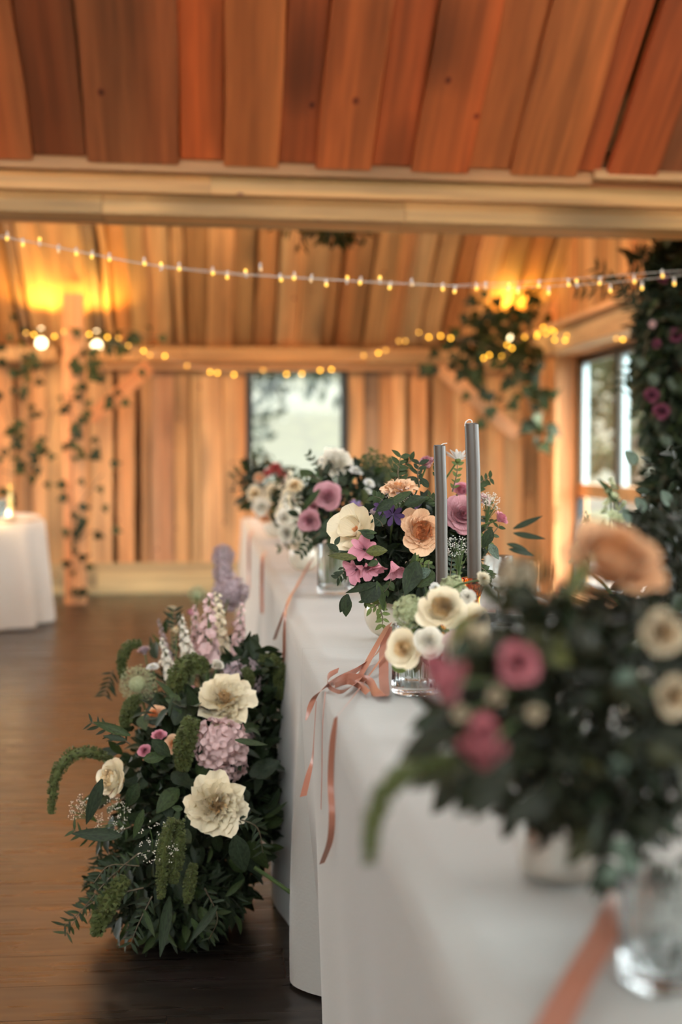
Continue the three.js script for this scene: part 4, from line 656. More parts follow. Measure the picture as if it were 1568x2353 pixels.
{ // the bouquet in focus
  const a = new Arrangement('flower_arrangement', 'bouquet of peach rose, open cream peony, mauve rose and pink lilies behind the grey candles', 'flowers', V(vb3.x, CT + 0.09, vb3.z)); a.mouth = V(vb3.x, CT + 0.115, vb3.z);
  const D = 3.06;
  a.stuff(1700, 955, 1265, 3.15, 150, 120, 0.1, [22, 40], 'oval', G.deep, 0.05);
  a.fill(230, 955, 1265, 3.2, 170, 130, 0.13, [24, 50], ['oval', 'oval', 'lance'], [G.dark, G.dark, G.deep, G.mid], { shell: 0.62, droop: 0.3 });
  a.bloom('openpeony', 'peach', 826, 1222, 3.0, 70, [-0.55, 0.35, 0.75], true, 0.4).children.forEach((p) => { if (p.name === 'petal') p.material = PETAL.cream; });
  a.bloom('gardenrose', 'peach', 966, 1222, 2.98, 50, [0.1, 0.15, 1], true); a.bloom('carnation', 'peach', 918, 1132, 3.06, 50, [-0.15, 0.9, 0.35], true); a.bloom('rose', 'mauve', 1060, 1185, 3.04, 52, [0.1, 0.25, 1], true);
  a.bloom('rose', 'mauve', 982, 1066, 3.12, 26, [-0.4, 1, 0.2], true); a.bloom('daisy', 'white', 1053, 1058, 3.1, 34, [0.1, 1, -0.25], true).material = G.light; a.bloom('rose', 'pink', 1150, 1192, 3.05, 21, [0.7, 0.7, 0.4], true); a.bloom('rose', 'pink', 1060, 1128, 3.14, 26, [0, 0.8, 0.6], true); a.bloom('carnation', 'blush', 1112, 1150, 3.1, 22, [0.5, 0.6, 0.6], true);
  for (const [x, y, r, f] of [[836, 1262, 44, [-0.3, 0.2, 1]], [818, 1310, 42, [-0.8, -0.4, 0.7]], [845, 1308, 36, [0.1, -0.6, 0.8]], [866, 1302, 34, [0.1, -1, 0.4]], [908, 1310, 42, [0.3, -0.9, 0.5]]]) a.bloom('lily', 'pink', x, y, 2.94, r, f, true);
  a.bloom('star', 'violet', 903, 1182, 2.98, 28, [-0.1, -0.1, 1], true); a.bloom('star', 'violet', 880, 1168, 3.02, 24, [-0.5, 0.5, 0.8], true); a.bloom('bud', 'violet', 958, 1162, 3.0, 13, [0.2, 1, 0.2], true); a.bloom('bud', 'lilac', 860, 1178, 3.04, 12, [-0.6, 0.7, 0.2]);
  // leaves one can tell apart
  for (const [p0, p1, t, m, u] of [[[842, 1268], [896, 1262], 'oval', G.olive], [[795, 1368], [797, 1420], 'oval', G.dark], [[800, 1365], [782, 1412], 'oval', G.deep], [[868, 1340], [790, 1362], 'lance', G.dark], [[868, 1345], [832, 1384], 'round', G.deep], [[866, 1335], [890, 1412], 'lance', G.mid], [[860, 1235], [828, 1222], 'oval', G.dark], [[820, 1282], [752, 1275], 'lance', G.olive], [[778, 1268], [752, 1246], 'oval', G.dark], [[770, 1252], [782, 1232], 'oval', G.dark], [[866, 1225], [822, 1218], 'lance', G.mid], [[905, 1150], [862, 1175], 'oval', G.dark], [[945, 1130], [880, 1165], 'lance', G.mid], [[990, 1310], [938, 1330], 'oval', G.grey], [[1000, 1320], [958, 1350], 'oval', G.mid], [[960, 1290], [930, 1365], 'oval', G.dark], [[955, 1270], [940, 1320], 'lance', G.mid], [[1130, 1215], [1110, 1262], 'oval', G.dark], [[1125, 1250], [1145, 1285], 'oval', G.grey], [[870, 1290], [845, 1300], 'oval', G.mid], [[985, 1120], [965, 1095], 'oval', G.dark], [[940, 1075], [912, 1068], 'lance', G.mid], [[930, 1160], [985, 1140], 'oval', G.dark]]) a.leaf(p0, p1, 2.92, t, m, u ?? [0.1, 0.25, 1]);
  a.leaf([1180, 1215], [1245, 1188], 3.5, 'lance', G.dark); a.leaf([1180, 1225], [1250, 1240], 3.5, 'lance', G.dark); a.leaf([1170, 1262], [1238, 1275], 3.5, 'lance', G.deep); a.leaf([1165, 1250], [1220, 1262], 3.5, 'lance', G.dark);
  a.twig([[930, 1130], [915, 1090], [922, 1045]], 3.08, 'small', G.mid, 26, 6); a.twig([[965, 1120], [960, 1090], [965, 1062]], 3.08, 'small', G.dark, 24, 5); a.twig([[905, 1110], [920, 1078], [950, 1055]], 3.1, 'small', G.mid, 24, 5); a.twig([[870, 1390], [880, 1420], [878, 1440]], 2.95, 'small', G.light, 22, 4);
  a.twig([[885, 1375], [865, 1392], [850, 1398]], 2.94, 'small', G.light, 22, 4); a.twig([[1090, 1130], [1110, 1105], [1130, 1098]], 3.08, 'small', G.mid, 22, 5); a.twig([[1110, 1260], [1135, 1225], [1150, 1205]], 3.04, 'small', G.mid, 20, 3); a.twig([[1040, 1130], [1050, 1090], [1052, 1062]], 3.1, 'small', G.light, 16, 5);
  a.twig([[1045, 1380], [1050, 1320], [1058, 1265]], 3.06, 'small', G.light, 16, 9); a.twig([[1030, 1370], [1035, 1320], [1040, 1275]], 3.04, 'small', G.grey, 16, 9); a.twig([[1070, 1290], [1120, 1210], [1125, 1150]], 3.1, 'small', G.mid, 18, 8);
  for (const [x0, y0, x1, y1, m] of [[900, 1330, 872, 1372, G.mid], [930, 1345, 915, 1400, G.dark], [985, 1290, 975, 1350, G.mid], [880, 1210, 862, 1190, G.dark], [1005, 1165, 985, 1140, G.mid], [945, 1290, 985, 1300, G.light], [1100, 1300, 1130, 1330, G.mid], [1090, 1230, 1120, 1250, G.light], [1000, 1100, 1010, 1060, G.mid], [880, 1150, 858, 1140, G.mid], [790, 1300, 776, 1330, G.dark], [850, 1350, 838, 1385, G.mid]]) a.twig([[x0, y0], [(x0 + x1) / 2 + 5, (y0 + y1) / 2], [x1, y1]], 2.95, 'small', m, 20, 5, { rad: 0.001 });
  a.mist(1115, 1215, 3.08, [0.2, 1, 0.2], 31, 40, 0.08, 0.02, 0.0014, PETAL.ivory); a.mist(915, 1180, 3.0, [0.0, 1, 0.3], 32, 30, 0.05, 0.04, 0.0013, PETAL.lilac); a.mist(1055, 1330, 3.02, [0, 1, 0.2], 33, 60, 0.09, 0.03, 0.0015, PETAL.white);
  a.done();
}
{ // mauve roses in the tall glass vase
  const a = new Arrangement('flower_arrangement', 'bunch of mauve roses, white peony and ferny leaves in the tall ribbed glass vase', 'flowers', V(vb4.x, CT + 0.018, vb4.z)); a.mouth = V(vb4.x, CT + 0.15, vb4.z);
  a.stuff(700, 800, 1165, 4.3, 105, 90, 0.1, [20, 34], 'oval', G.deep, 0.05);
  a.fill(110, 800, 1170, 4.3, 125, 110, 0.12, [24, 44], ['oval', 'lance'], [G.dark, G.deep, G.mid], { shell: 0.6 });
  a.bloom('rose', 'mauve', 754, 1142, 4.15, 39, [-0.1, 0.35, 1], true); a.bloom('rose', 'mauve', 712, 1196, 4.12, 31, [-0.35, -0.1, 1], true); a.bloom('peony', 'ivory', 772, 1066, 4.3, 44, [-0.1, 0.7, 0.7], true); a.bloom('carnation', 'white', 818, 1085, 4.25, 20); a.bloom('carnation', 'white', 848, 1112, 4.2, 16); a.bloom('carnation', 'white', 845, 1130, 4.2, 12); a.bloom('star', 'violetHeart', 818, 1163, 4.15, 16); a.bloom('rose', 'mauve', 722, 1165, 4.2, 18, [-0.6, 0.3, 0.6]);
  a.leaf([735, 1125], [686, 1180], 4.1, 'lance', G.mid); a.leaf([740, 1215], [780, 1190], 4.1, 'oval', G.dark); a.leaf([730, 1235], [765, 1205], 4.1, 'oval', G.dark);
  a.twig([[735, 1225], [712, 1245], [690, 1275]], 4.1, 'small', G.dark, 20, 6); a.twig([[740, 1112], [735, 1080], [708, 1042]], 4.25, 'small', G.dark, 16, 6); a.twig([[740, 1110], [720, 1095], [702, 1098]], 4.2, 'small', G.mid, 18, 4);
  for (let i = 0; i < 9; i++) a.twig([[830 + i * 6, 1130], [840 + i * 8, 1080], [815 + i * 15, 1035 + Math.abs(i - 3) * 9]], 4.3, 'small', i % 2 ? G.olive : G.mid, 17, 9, { rad: 0.001 });
  a.tassel([[835, 1125], [842, 1150], [838, 1185]], 4.12, 7, 41);
  a.stems.push(...[-3, -2, -1, 0, 1, 2, 3].map((k) => tube([V(0.008 * k, 0.0, 0.012 * ((k * 7 % 5) / 2 - 1)), V(0.007 * k, 0.07, 0.004), V(0.006 * k, 0.15, 0)], 0.003, 4, 5)));
  a.done();
}
{ // cream stocks in the globe vase behind
  const a = new Arrangement('flower_arrangement', 'cream stocks and roses in the globe vase behind the mauve roses', 'flowers', V(vb5.x, CT + 0.09, vb5.z)); a.mouth = V(vb5.x, CT + 0.115, vb5.z);
  a.fill(70, 690, 1160, 5.2, 70, 80, 0.1, [20, 36], ['oval', 'lance'], [G.dark, G.mid, G.olive]); a.stuff(300, 690, 1170, 5.2, 55, 65, 0.08, [16, 26], 'oval', G.dark);
  a.spike('stock', 'ivory', [665, 1240], [655, 1140], 5.05, 'stock_flower'); a.spike('stock', 'ivory', [690, 1240], [680, 1110], 5.1, 'stock_flower'); a.spike('stock', 'cream', [650, 1190], [668, 1085], 5.1, 'stock_flower');
  a.bloom('rose', 'ivory', 655, 1190, 5.0, 24); a.bloom('rose', 'cream', 678, 1120, 5.05, 24); a.bloom('peony', 'ivory', 660, 1225, 5.0, 24); a.twig([[690, 1225], [660, 1255], [640, 1260]], 5.0, 'small', G.mid, 16, 4);
  a.done();
}
{ // far end
  const a = new Arrangement('flower_arrangement', 'cream and red bouquet at the end of the head table, before the back window', 'flowers', V(vb6.x, CT + 0.09, vb6.z)); a.mouth = V(vb6.x, CT + 0.115, vb6.z);
  a.fill(110, 610, 1110, 7.3, 72, 60, 0.14, [18, 34], ['oval', 'lance'], [G.dark, G.mid, G.olive, G.dark]); a.stuff(300, 612, 1115, 7.3, 55, 50, 0.1, [14, 22], 'oval', G.dark);
  a.bloom('rose', 'red', 632, 1076, 7.15, 15); a.bloom('rose', 'red', 616, 1088, 7.12, 12); a.bloom('rose', 'red', 648, 1090, 7.15, 12); a.bloom('rose', 'peach', 597, 1100, 7.15, 15); a.bloom('rose', 'cream', 586, 1135, 7.1, 22); a.bloom('peony', 'cream', 630, 1135, 7.1, 28); a.bloom('rose', 'ivory', 600, 1165, 7.05, 24); a.bloom('rose', 'blush', 660, 1108, 7.15, 16); a.bloom('rose', 'peach', 610, 1190, 7.1, 18); a.bloom('rose', 'ivory', 655, 1150, 7.1, 20);
  a.leaf([575, 1120], [548, 1122], 7.1, 'oval', G.dark); a.leaf([570, 1140], [550, 1152], 7.1, 'oval', G.dark);
  a.done();
}
{ // snapdragons and eucalyptus at the right
  const a = new Arrangement('flower_arrangement', 'green-white snapdragon spikes with grey eucalyptus leaves rising behind the large blurred bouquet', 'flowers', V(vb7.x, CT + 0.09, vb7.z)); a.mouth = V(vb7.x, CT + 0.115, vb7.z);
  a.spike('bells', 'lime', [1400, 1260], [1408, 1105], 2.0, 'snapdragon'); a.spike('bells', 'lime', [1330, 1300], [1350, 1180], 2.05, 'snapdragon'); a.spike('bells', 'lime', [1440, 1280], [1430, 1150], 2.1, 'snapdragon');
  a.leaf([1420, 1160], [1378, 1092], 2.0, 'lance', G.mid); a.leaf([1360, 1220], [1340, 1182], 2.05, 'lance', G.mid);
  for (const [x, y] of [[1470, 1160], [1450, 1050], [1530, 1145], [1490, 1225], [1440, 1185]]) a.leaf([x + 9, y + 17], [x - 6, y - 19], 2.0, 'round', G.grey, [0.2, 0.5, 0.8]);
  a.fill(90, 1540, 1310, 1.85, 115, 180, 0.1, [40, 70], ['oval', 'lance'], [G.shadedDeep, G.deep, G.shadedDeep]); a.stuff(500, 1540, 1330, 1.9, 110, 170, 0.1, [30, 50], 'oval', G.shadedDeep);
  a.fill(30, 1530, 1120, 2.15, 50, 110, 0.06, [26, 44], ['oval', 'lance'], [G.shadedDeep, G.deep]);
  a.done();
}
{ // flowers standing on the floor along the table
  const base = V(xAt(400, 3.75), 0, -3.75), a = new Arrangement('floor_flower_arrangement', 'meadow-style floor arrangement of cream peonies, hydrangea and drooping amaranth along the table cloth', 'flowers', base); a.mouth = V(base.x, 0.2, base.z);
  const tray = mesh('trough', box(-0.1, 0.11, 0.0, 0.1, 0.28, -0.9), new THREE.MeshStandardMaterial({ color: lin(0.10, 0.17, 0.08), roughness: 0.9 }), a.o); tray.position.x = 0.0;
  a.stuff(2600, 455, 1850, 3.6, 170, 270, 0.2, [26, 52], 'oval', G.dark, 0.1, 0.2); a.stuff(1100, 480, 1620, 4.25, 140, 150, 0.28, [22, 38], 'lance', G.dark, 0.1, -0.2); a.stuff(1200, 330, 2030, 3.45, 130, 110, 0.12, [20, 40], 'lance', G.dark, 0.1, 0.3);
  a.stuff(900, 575, 1680, 3.75, 70, 210, 0.15, [26, 46], 'oval', G.dark, 0.1, 0.2);
  a.fill(190, 430, 1850, 3.5, 190, 290, 0.2, [40, 78], ['oval', 'oval', 'lance'], [G.dark, G.deep, G.mid, G.dark], { shell: 0.7, front: true, droop: 0.35 });
  a.fill(110, 400, 2075, 3.34, 150, 75, 0.1, [34, 66], ['lance', 'lance', 'oval'], [G.dark, G.deep, G.deep, G.mid], { shell: 0.5, front: true, droop: 0.5 }); a.stuff(900, 420, 2060, 3.4, 140, 80, 0.1, [24, 44], 'lance', G.dark, 0.1, 0.5);
  a.fill(50, 460, 1580, 4.1, 140, 150, 0.2, [34, 60], ['lance', 'lance', 'oval'], [G.dark, G.mid, G.olive], { shell: 0.6, droop: -0.3 });
  a.bloom('peony', 'cream', 518, 1614, 3.42, 74, [0.05, 0.55, 0.85], true); a.bloom('peony', 'cream', 495, 1850, 3.2, 80, [0.15, 0.25, 1], true); a.bloom('gardenrose', 'cream', 262, 1790, 3.3, 44, [-0.75, 0.25, 0.6], true);
  a.head(HYDRANGEA[0], PETAL.blush, 'hydrangea', 508, 1712, 3.34, 58, 1.05); a.head(HYDRANGEA[1], PETAL.blush, 'hydrangea', 530, 1755, 3.38, 36); a.head(HYDRANGEA[1], PETAL.lilac, 'hydrangea', 558, 1562, 3.7, 44); a.head(HYDRANGEA[0], PETAL.lilac, 'hydrangea', 560, 1700, 3.55, 24);
  a.head(HYDRANGEA[0], PETAL.lilac, 'hydrangea', 528, 1362, 4.75, 38); a.head(HYDRANGEA[1], PETAL.lilac, 'hydrangea', 513, 1278, 5.3, 24); a.head(HYDRANGEA[0], PETAL.lilac, 'hydrangea', 513, 1318, 5.2, 22);
  a.head(ALLIUM, PETAL.lime, 'allium', 316, 1572, 3.62, 44); a.head(ALLIUM, PETAL.lime, 'allium', 453, 1366, 4.7, 22);
  a.bloom('rose', 'peach', 358, 1648, 3.5, 34, [-0.4, 0.6, 0.6], true); a.bloom('rose', 'peach', 398, 1712, 3.36, 26, [0.2, 0.4, 0.9]); a.bloom('rose', 'pink', 366, 1692, 3.34, 20, [0, 0.9, 0.4]); a.bloom('rose', 'pink', 333, 1726, 3.3, 18, [-0.3, 0.4, 0.8]); a.bloom('rose', 'lilac', 332, 1497, 4.0, 19); a.bloom('rose', 'pink', 442, 1410, 4.5, 15); a.bloom('rose', 'cream', 455, 1440, 4.3, 18); a.bloom('rose', 'cream', 405, 1450, 3.9, 16); a.bloom('rose', 'ivory', 500, 1530, 3.7, 18); a.bloom('rose', 'cream', 430, 1545, 3.75, 15); a.bloom('rose', 'ivory', 380, 1525, 3.9, 18); a.bloom('carnation', 'white', 352, 1535, 3.8, 17); a.bloom('carnation', 'cream', 395, 1400, 4.4, 14); a.bloom('rose', 'blush', 545, 1440, 4.4, 16); a.bloom('rose', 'mauve', 440, 1590, 3.6, 16);
  a.spike('stock', 'blush', [478, 1540], [480, 1370], 3.85, 'stock_flower'); a.spike('stock', 'cream', [508, 1500], [500, 1365], 3.95, 'stock_flower'); a.spike('stock', 'blush', [545, 1510], [556, 1390], 3.95, 'stock_flower'); a.spike('stock', 'ivory', [432, 1510], [416, 1415], 3.9, 'stock_flower'); a.spike('stock', 'blush', [455, 1500], [448, 1395], 4.0, 'stock_flower'); a.spike('stock', 'ivory', [395, 1560], [372, 1470], 3.8, 'stock_flower'); a.spike('delphinium', 'lilac', [388, 1520], [365, 1425], 4.1, 'delphinium'); a.spike('stock', 'lilac', [515, 1350], [513, 1260], 5.0, 'stock_flower');
  a.tassel([[255, 1745, 3.35], [205, 1728], [160, 1738], [128, 1785], [118, 1870]], 3.3, 13, 51); a.tassel([[412, 1885], [410, 1940], [398, 2030]], 3.12, 14, 52); a.tassel([[395, 1880], [378, 1940], [370, 2065]], 3.1, 13, 53); a.tassel([[325, 1478], [295, 1485], [280, 1520], [282, 1560]], 3.8, 11, 54); a.tassel([[475, 1540], [445, 1522], [412, 1545], [400, 1615]], 3.55, 19, 55); a.tassel([[445, 1650], [428, 1690], [420, 1770]], 3.3, 20, 56); a.tassel([[595, 1515], [628, 1520], [645, 1560], [640, 1605]], 3.7, 15, 57); a.tassel([[290, 2020], [255, 2060], [232, 2110], [222, 2150]], 3.2, 20, 58); a.tassel([[320, 1600], [295, 1630], [288, 1680]], 3.55, 14, 59); a.tassel([[445, 1985], [435, 2040], [430, 2075]], 3.15, 12, 60); a.tassel([[560, 1535], [575, 1560], [572, 1580]], 3.6, 10, 62);
  for (const [p0, p1, t, m] of [[[540, 1920], [565, 2010], 'oval', G.deep], [[350, 1700], [395, 1740], 'oval', G.dark], [[330, 1745], [385, 1735], 'oval', G.mid], [[318, 1800], [288, 1860], 'oval', G.dark], [[235, 1790], [195, 1900], 'lance', G.deep], [[300, 1690], [208, 1655], 'lance', G.mid], [[290, 1700], [235, 1690], 'lance', G.dark], [[540, 1700], [612, 1712], 'lance', G.mid], [[390, 2060], [370, 2190], 'lance', G.dark], [[330, 1860], [305, 1930], 'lance', G.mid], [[420, 1860], [395, 1855], 'oval', G.mid], [[280, 1920], [160, 1915], 'lance', G.dark], [[440, 2110], [470, 2160], 'lance', G.mid], [[330, 2090], [355, 2150], 'lance', G.mid], [[500, 2080], [440, 2160], 'lance', G.dark]]) a.leaf(p0, p1, 3.14, t, m);
  for (const [p, n] of [[[[330, 2040], [220, 2070], [145, 2130]], 14], [[[320, 1990], [250, 1990], [215, 2030]], 10], [[[300, 1900], [220, 1930], [165, 1905]], 8], [[[320, 1960], [260, 2010], [190, 2090], [150, 2150]], 14], [[[350, 2060], [320, 2120], [300, 2170]], 9], [[[470, 2040], [500, 2110], [480, 2160]], 9], [[[540, 1880], [590, 1900], [605, 1960]], 8], [[[420, 1480], [405, 1440], [400, 1400]], 8], [[[260, 1540], [240, 1600]], 6], [[[300, 1710], [250, 1680], [205, 1658]], 6]]) a.twig(p, 3.2 + (p[0][1] < 1600 ? 0.7 : 0), 'lance', pick([G.dark, G.mid]), 30, n);
  a.mist(300, 1900, 3.25, [-0.5, 0.5, 0.6], 35, 60, 0.08, 0.05, 0.0014, PETAL.ivory); a.mist(350, 1960, 3.15, [0.2, 0.6, 0.8], 36, 60, 0.08, 0.05, 0.0014, PETAL.ivory); a.mist(225, 1890, 3.25, [-0.6, 0.6, 0.3], 37, 40, 0.08, 0.03, 0.0014, PETAL.ivory);
  const st = [[585, 1993], [625, 2020], [660, 2045], [684, 2062]].map(([x, y]) => a.loc(at(x, y, 3.3))); mesh('stem', tube(st, 0.005, 10, 6), stemMat, a.o);
  a.mouth = V(base.x, 0.1, base.z); a.done();
}

// ---------- foliage on the building ----------
function climber(name, label, category, base, lines, D, type, mats, size, step, spread, stemR = 0.004, clusters = []) {
  const a = new Arrangement(name, label, category, base), r = a.r, ms = a.stems;
  const k = pxm(D);
  for (const pts of lines) {
    const w = pts.map(([x, y, d]) => a.loc(at(x, y, d ?? D))), c = new THREE.CatmullRomCurve3(w), L = c.getLength(), n = Math.max(2, Math.round(L / (step * k)));
    mesh('vine', tube(w, stemR, Math.max(8, pts.length * 5), 4), twigMat, a.o);
    for (let i = 0; i < n; i++) { const t = (i + r()) / n, o = c.getPointAt(t), q = rdir(r); q.z = Math.abs(q.z) * 0.5; const off = q.clone().multiplyScalar(spread * k * rr(0.2, 1, r)); setLeaf(mesh('leaf', pick(LEAF[type], r), pick(mats, r), a.o), o.clone().add(off), q.add(V(0, -0.45, 0)), V(0, 0.3, 1).addScaledVector(rdir(r), 0.7), rr(size[0], size[1], r) * k); }
  }
  for (const [n, x, y, rx, ry, rd] of clusters) a.fill(n, x, y, D, rx, ry, rd, size, [type], mats, { shell: 0.1, droop: 0.4 });
  return a;
}
const IVY = [G.mid, G.dark, G.dark, G.mid];
climber('climbing_vine', 'thin leafy vine rising from the floor up the timber post', 'vine', V(xAt(170, 11.3), 0, -11.3), [[[158, 1375], [168, 1250], [165, 1150], [166, 1060], [168, 980], [150, 900]], [[166, 1180], [205, 1130], [235, 1090]], [[168, 1250], [215, 1220], [240, 1230]]], 11.3, 'lobed', IVY, [18, 29], 20, 46).done();
climber('climbing_vine', 'bushy vine hanging from the wall plate around the brace and the wall lamp', 'vine', at(215, 800, 11.4), [[[190, 790], [205, 850], [195, 920], [205, 980], [200, 1050]], [[190, 800], [250, 790], [280, 760], [350, 775], [375, 770]], [[215, 800], [240, 860], [255, 910], [275, 930]], [[240, 790], [290, 800], [320, 820]]], 11.3, 'lobed', IVY, [20, 32], 14, 34).done();
climber('climbing_vine', 'leafy branches spreading over the boards beside the small draped table', 'vine', at(40, 1170, 11.7), [[[22, 1170], [25, 1060], [40, 960], [75, 880], [110, 800]], [[25, 1060], [60, 1020], [100, 1000]], [[30, 1000], [5, 930], [10, 850], [15, 740]], [[60, 900], [45, 830], [20, 750]], [[90, 1090], [110, 1000], [120, 940]], [[0, 1080], [40, 1090], [90, 1060]]], 11.6, 'lobed', IVY, [18, 30], 17, 40).done();
climber('hanging_greenery', 'dense leafy cluster covering the lamp in the corner beside the glazed side wall', 'greenery', at(1150, 760, 11.2), [[[1010, 800], [1080, 770], [1150, 740], [1220, 720], [1240, 690]], [[1150, 760], [1180, 850], [1220, 940], [1240, 1020]], [[1100, 790], [1110, 860], [1130, 930], [1140, 960]], [[1200, 760], [1235, 850], [1245, 980]], [[980, 830], [1030, 830], [1090, 850], [1110, 930]], [[1140, 740], [1120, 700], [1070, 710]]], 11.2, 'lobed', IVY, [22, 38], 11, 36, 0.005, [[70, 1140, 770, 90, 55, 0.2], [40, 1200, 820, 50, 50, 0.15], [16, 1215, 700, 30, 30, 0.1]]).done();
climber('hanging_greenery', 'tuft of leaves dangling just below the stepped purlin', 'greenery', at(760, 505, 7.4), [[[600, 522], [680, 520], [760, 528], [850, 538]], [[760, 526, 7.4], [760, 512, 6.8], [760, 492, 6.29]], [[690, 530], [692, 565]], [[730, 525], [740, 558]], [[790, 535], [795, 562]]], 7.4, 'lance', IVY, [22, 36], 9, 18, 0.004, [[80, 775, 534, 72, 20, 0.1]]).done();
{ // flowers and leaves hanging in a thick column at the right, behind the purlin
  const D = 6.9, a = new Arrangement('floral_column', 'tall dark green floral column with plum roses hanging beside the glazed side wall', 'greenery', at(1540, 560, D));
  a.mouth = at(1545, 700, D);
  mesh('pole', tube([a.loc(at(1560, 520, D)), a.loc(at(1556, 900, D)), a.loc(V(at(1556, 900, D).x, 0, -D))], 0.02, 10, 6), twigMat, a.o);
  a.stuff(2600, 1570, 800, D, 100, 300, 0.22, [26, 44], 'oval', G.deep, 0.1, 0.3); a.stuff(1800, 1575, 1200, D, 100, 260, 0.2, [26, 44], 'oval', G.deep, 0.1, 0.3);
  a.fill(170, 1550, 800, D, 95, 290, 0.26, [32, 52], ['oval', 'lance'], [G.dark, G.deep, G.mid], { shell: 0.7, front: true, droop: 0.3 }); a.fill(80, 1560, 1160, D, 90, 230, 0.24, [32, 52], ['oval', 'lance'], [G.dark, G.deep], { shell: 0.7, front: true });
  for (const p of [[[1500, 690], [1430, 660], [1370, 615]], [[1480, 650], [1400, 660], [1320, 665]], [[1480, 600], [1460, 580], [1445, 590]], [[1500, 560], [1480, 600], [1450, 610]], [[1480, 720], [1440, 690], [1420, 640]], [[1490, 780], [1470, 840], [1440, 860], [1425, 900]], [[1500, 850], [1480, 920], [1470, 960]]]) a.twig(p, D - 0.15, 'lance', G.dark, 36, 8, { rad: 0.003 });
  for (const [x, y, r, c] of [[1498, 908, 20, 'plum'], [1520, 945, 22, 'plum'], [1555, 770, 20, 'plum'], [1525, 640, 14, 'plum'], [1510, 790, 12, 'plum'], [1500, 745, 10, 'blush']]) a.bloom('rose', c, x, y, D - 0.22, r, [-0.3, 0.1, 1]);
  for (const [x, y] of [[1500, 870], [1530, 1010], [1470, 830], [1545, 880]]) a.leaf([x + 10, y + 14], [x - 8, y - 12], D - 0.25, 'round', G.grey);
  a.done();
}
// ---------- wall lamps ----------
const lampMetal = new THREE.MeshStandardMaterial({ color: lin(0.25, 0.17, 0.08), roughness: 0.4, metalness: 0.9 });
const glowBulb = new THREE.MeshStandardMaterial({ color: 0xffffff, emissive: lin(1, 0.78, 0.42), emissiveIntensity: 1.0 });
const UP_POWER = 0.32;
function wallLamp(label, px, py, D) {
  const p = at(px, py, D), o = thing('wall_lamp', label, 'lamp', p);
  const cup = new THREE.LatheGeometry([[0.012, -0.01], [0.03, 0], [0.055, 0.035], [0.062, 0.06], [0.058, 0.06], [0.05, 0.036], [0.012, 0.006]].map((q) => new THREE.Vector2(...q)), 28);
  mesh('shade', cup, lampMetal, o); mesh('arm', tube([V(0, 0.0, -0.0), V(0, -0.03, -0.2), V(0, -0.02, -0.44)], 0.008, 8, 6), lampMetal, o); mesh('wall_plate', new THREE.CylinderGeometry(0.04, 0.04, 0.012, 20).rotateX(Math.PI / 2).translate(0, -0.02, -0.45), lampMetal, o);
  const b = mesh('bulb', new THREE.SphereGeometry(0.042, 20, 14).translate(0, -0.05, 0), glowBulb, o);
  const u = mesh('bulb', new THREE.SphereGeometry(0.02, 14, 10).translate(0, 0.055, 0), glowBulb, o);
  const s = new THREE.SpotLight(lin(1, 0.50, 0.07), UP_POWER, 0, 1.15, 1, 2); s.name = 'wall_lamp_uplight'; s.position.set(0, 0.075, 0); s.target.position.set(0, 1, 0.12); s.castShadow = true; s.shadow.radius = 1.5; o.add(s, s.target);
  const q = new THREE.PointLight(lin(1, 0.66, 0.26), UP_POWER * 0.06, 0, 2); q.name = 'wall_lamp_bulb'; q.position.set(0, -0.05, 0); q.castShadow = true; q.shadow.radius = 2; o.add(q);
}
wallLamp('glowing wall lamp above the small draped table, left of the timber post', 95, 774, 11.6);
wallLamp('glowing wall lamp between the timber post and the leafy brace', 222, 780, 11.6);
wallLamp('glowing wall lamp behind the dense leaf cluster in the corner', 1178, 768, 11.6);
// ---------- unseen pendant lamps added under the far ridge to brighten the far boards ----------
const ADDED_PEND = 1.4;
function pendant(label, x, D) {
  const y = 3.35, top = 4.02, o = thing('added_pendant_lamp', label, 'lamp', V(x, y, -D));
  mesh('globe', new THREE.SphereGeometry(0.17, 28, 20), new THREE.MeshStandardMaterial({ color: 0xffffff, emissive: lin(1, 0.74, 0.44), emissiveIntensity: 1.2 }), o);
  mesh('cap', new THREE.CylinderGeometry(0.04, 0.06, 0.06, 20).translate(0, 0.19, 0), lampMetal, o); mesh('cable', new THREE.CylinderGeometry(0.004, 0.004, top - y - 0.2, 6).translate(0, (top - y + 0.2) / 2, 0), lampMetal, o);
  const l = new THREE.PointLight(lin(1, 0.74, 0.46), ADDED_PEND, 0, 2); l.name = 'added_pendant_light'; l.castShadow = true; l.shadow.radius = 8.5; o.add(l);
}
pendant('added unseen pendant lamp under the far ridge above the round table', -3.5, 9.15);
pendant('added unseen pendant lamp under the far ridge over the floor flowers', 0.1, 9.15);
pendant('added unseen pendant lamp under the far ridge between the other two', -1.7, 9.15);
// ---------- string lights ----------
const wireMat = new THREE.MeshPhysicalMaterial({ color: lin(0.75, 0.7, 0.62), roughness: 0.3, transmission: 0.4, thickness: 0 });
const capMat = new THREE.MeshPhysicalMaterial({ color: lin(0.85, 0.82, 0.78), roughness: 0.25, transmission: 0.5, thickness: 0 });
const ledMat = new THREE.MeshStandardMaterial({ color: lin(0.9, 0.6, 0.2), emissive: lin(1, 0.52, 0.05), emissiveIntensity: 0.32 });
const ledOff = new THREE.MeshStandardMaterial({ color: lin(0.9, 0.62, 0.35), emissive: lin(1, 0.6, 0.2), emissiveIntensity: 0.05 });
const ledFar = new THREE.MeshStandardMaterial({ color: lin(0.9, 0.6, 0.2), emissive: lin(1, 0.46, 0.03), emissiveIntensity: 1.5 }), ledWeak = new THREE.MeshStandardMaterial({ color: lin(0.9, 0.6, 0.2), emissive: lin(1, 0.46, 0.06), emissiveIntensity: 0.6 });
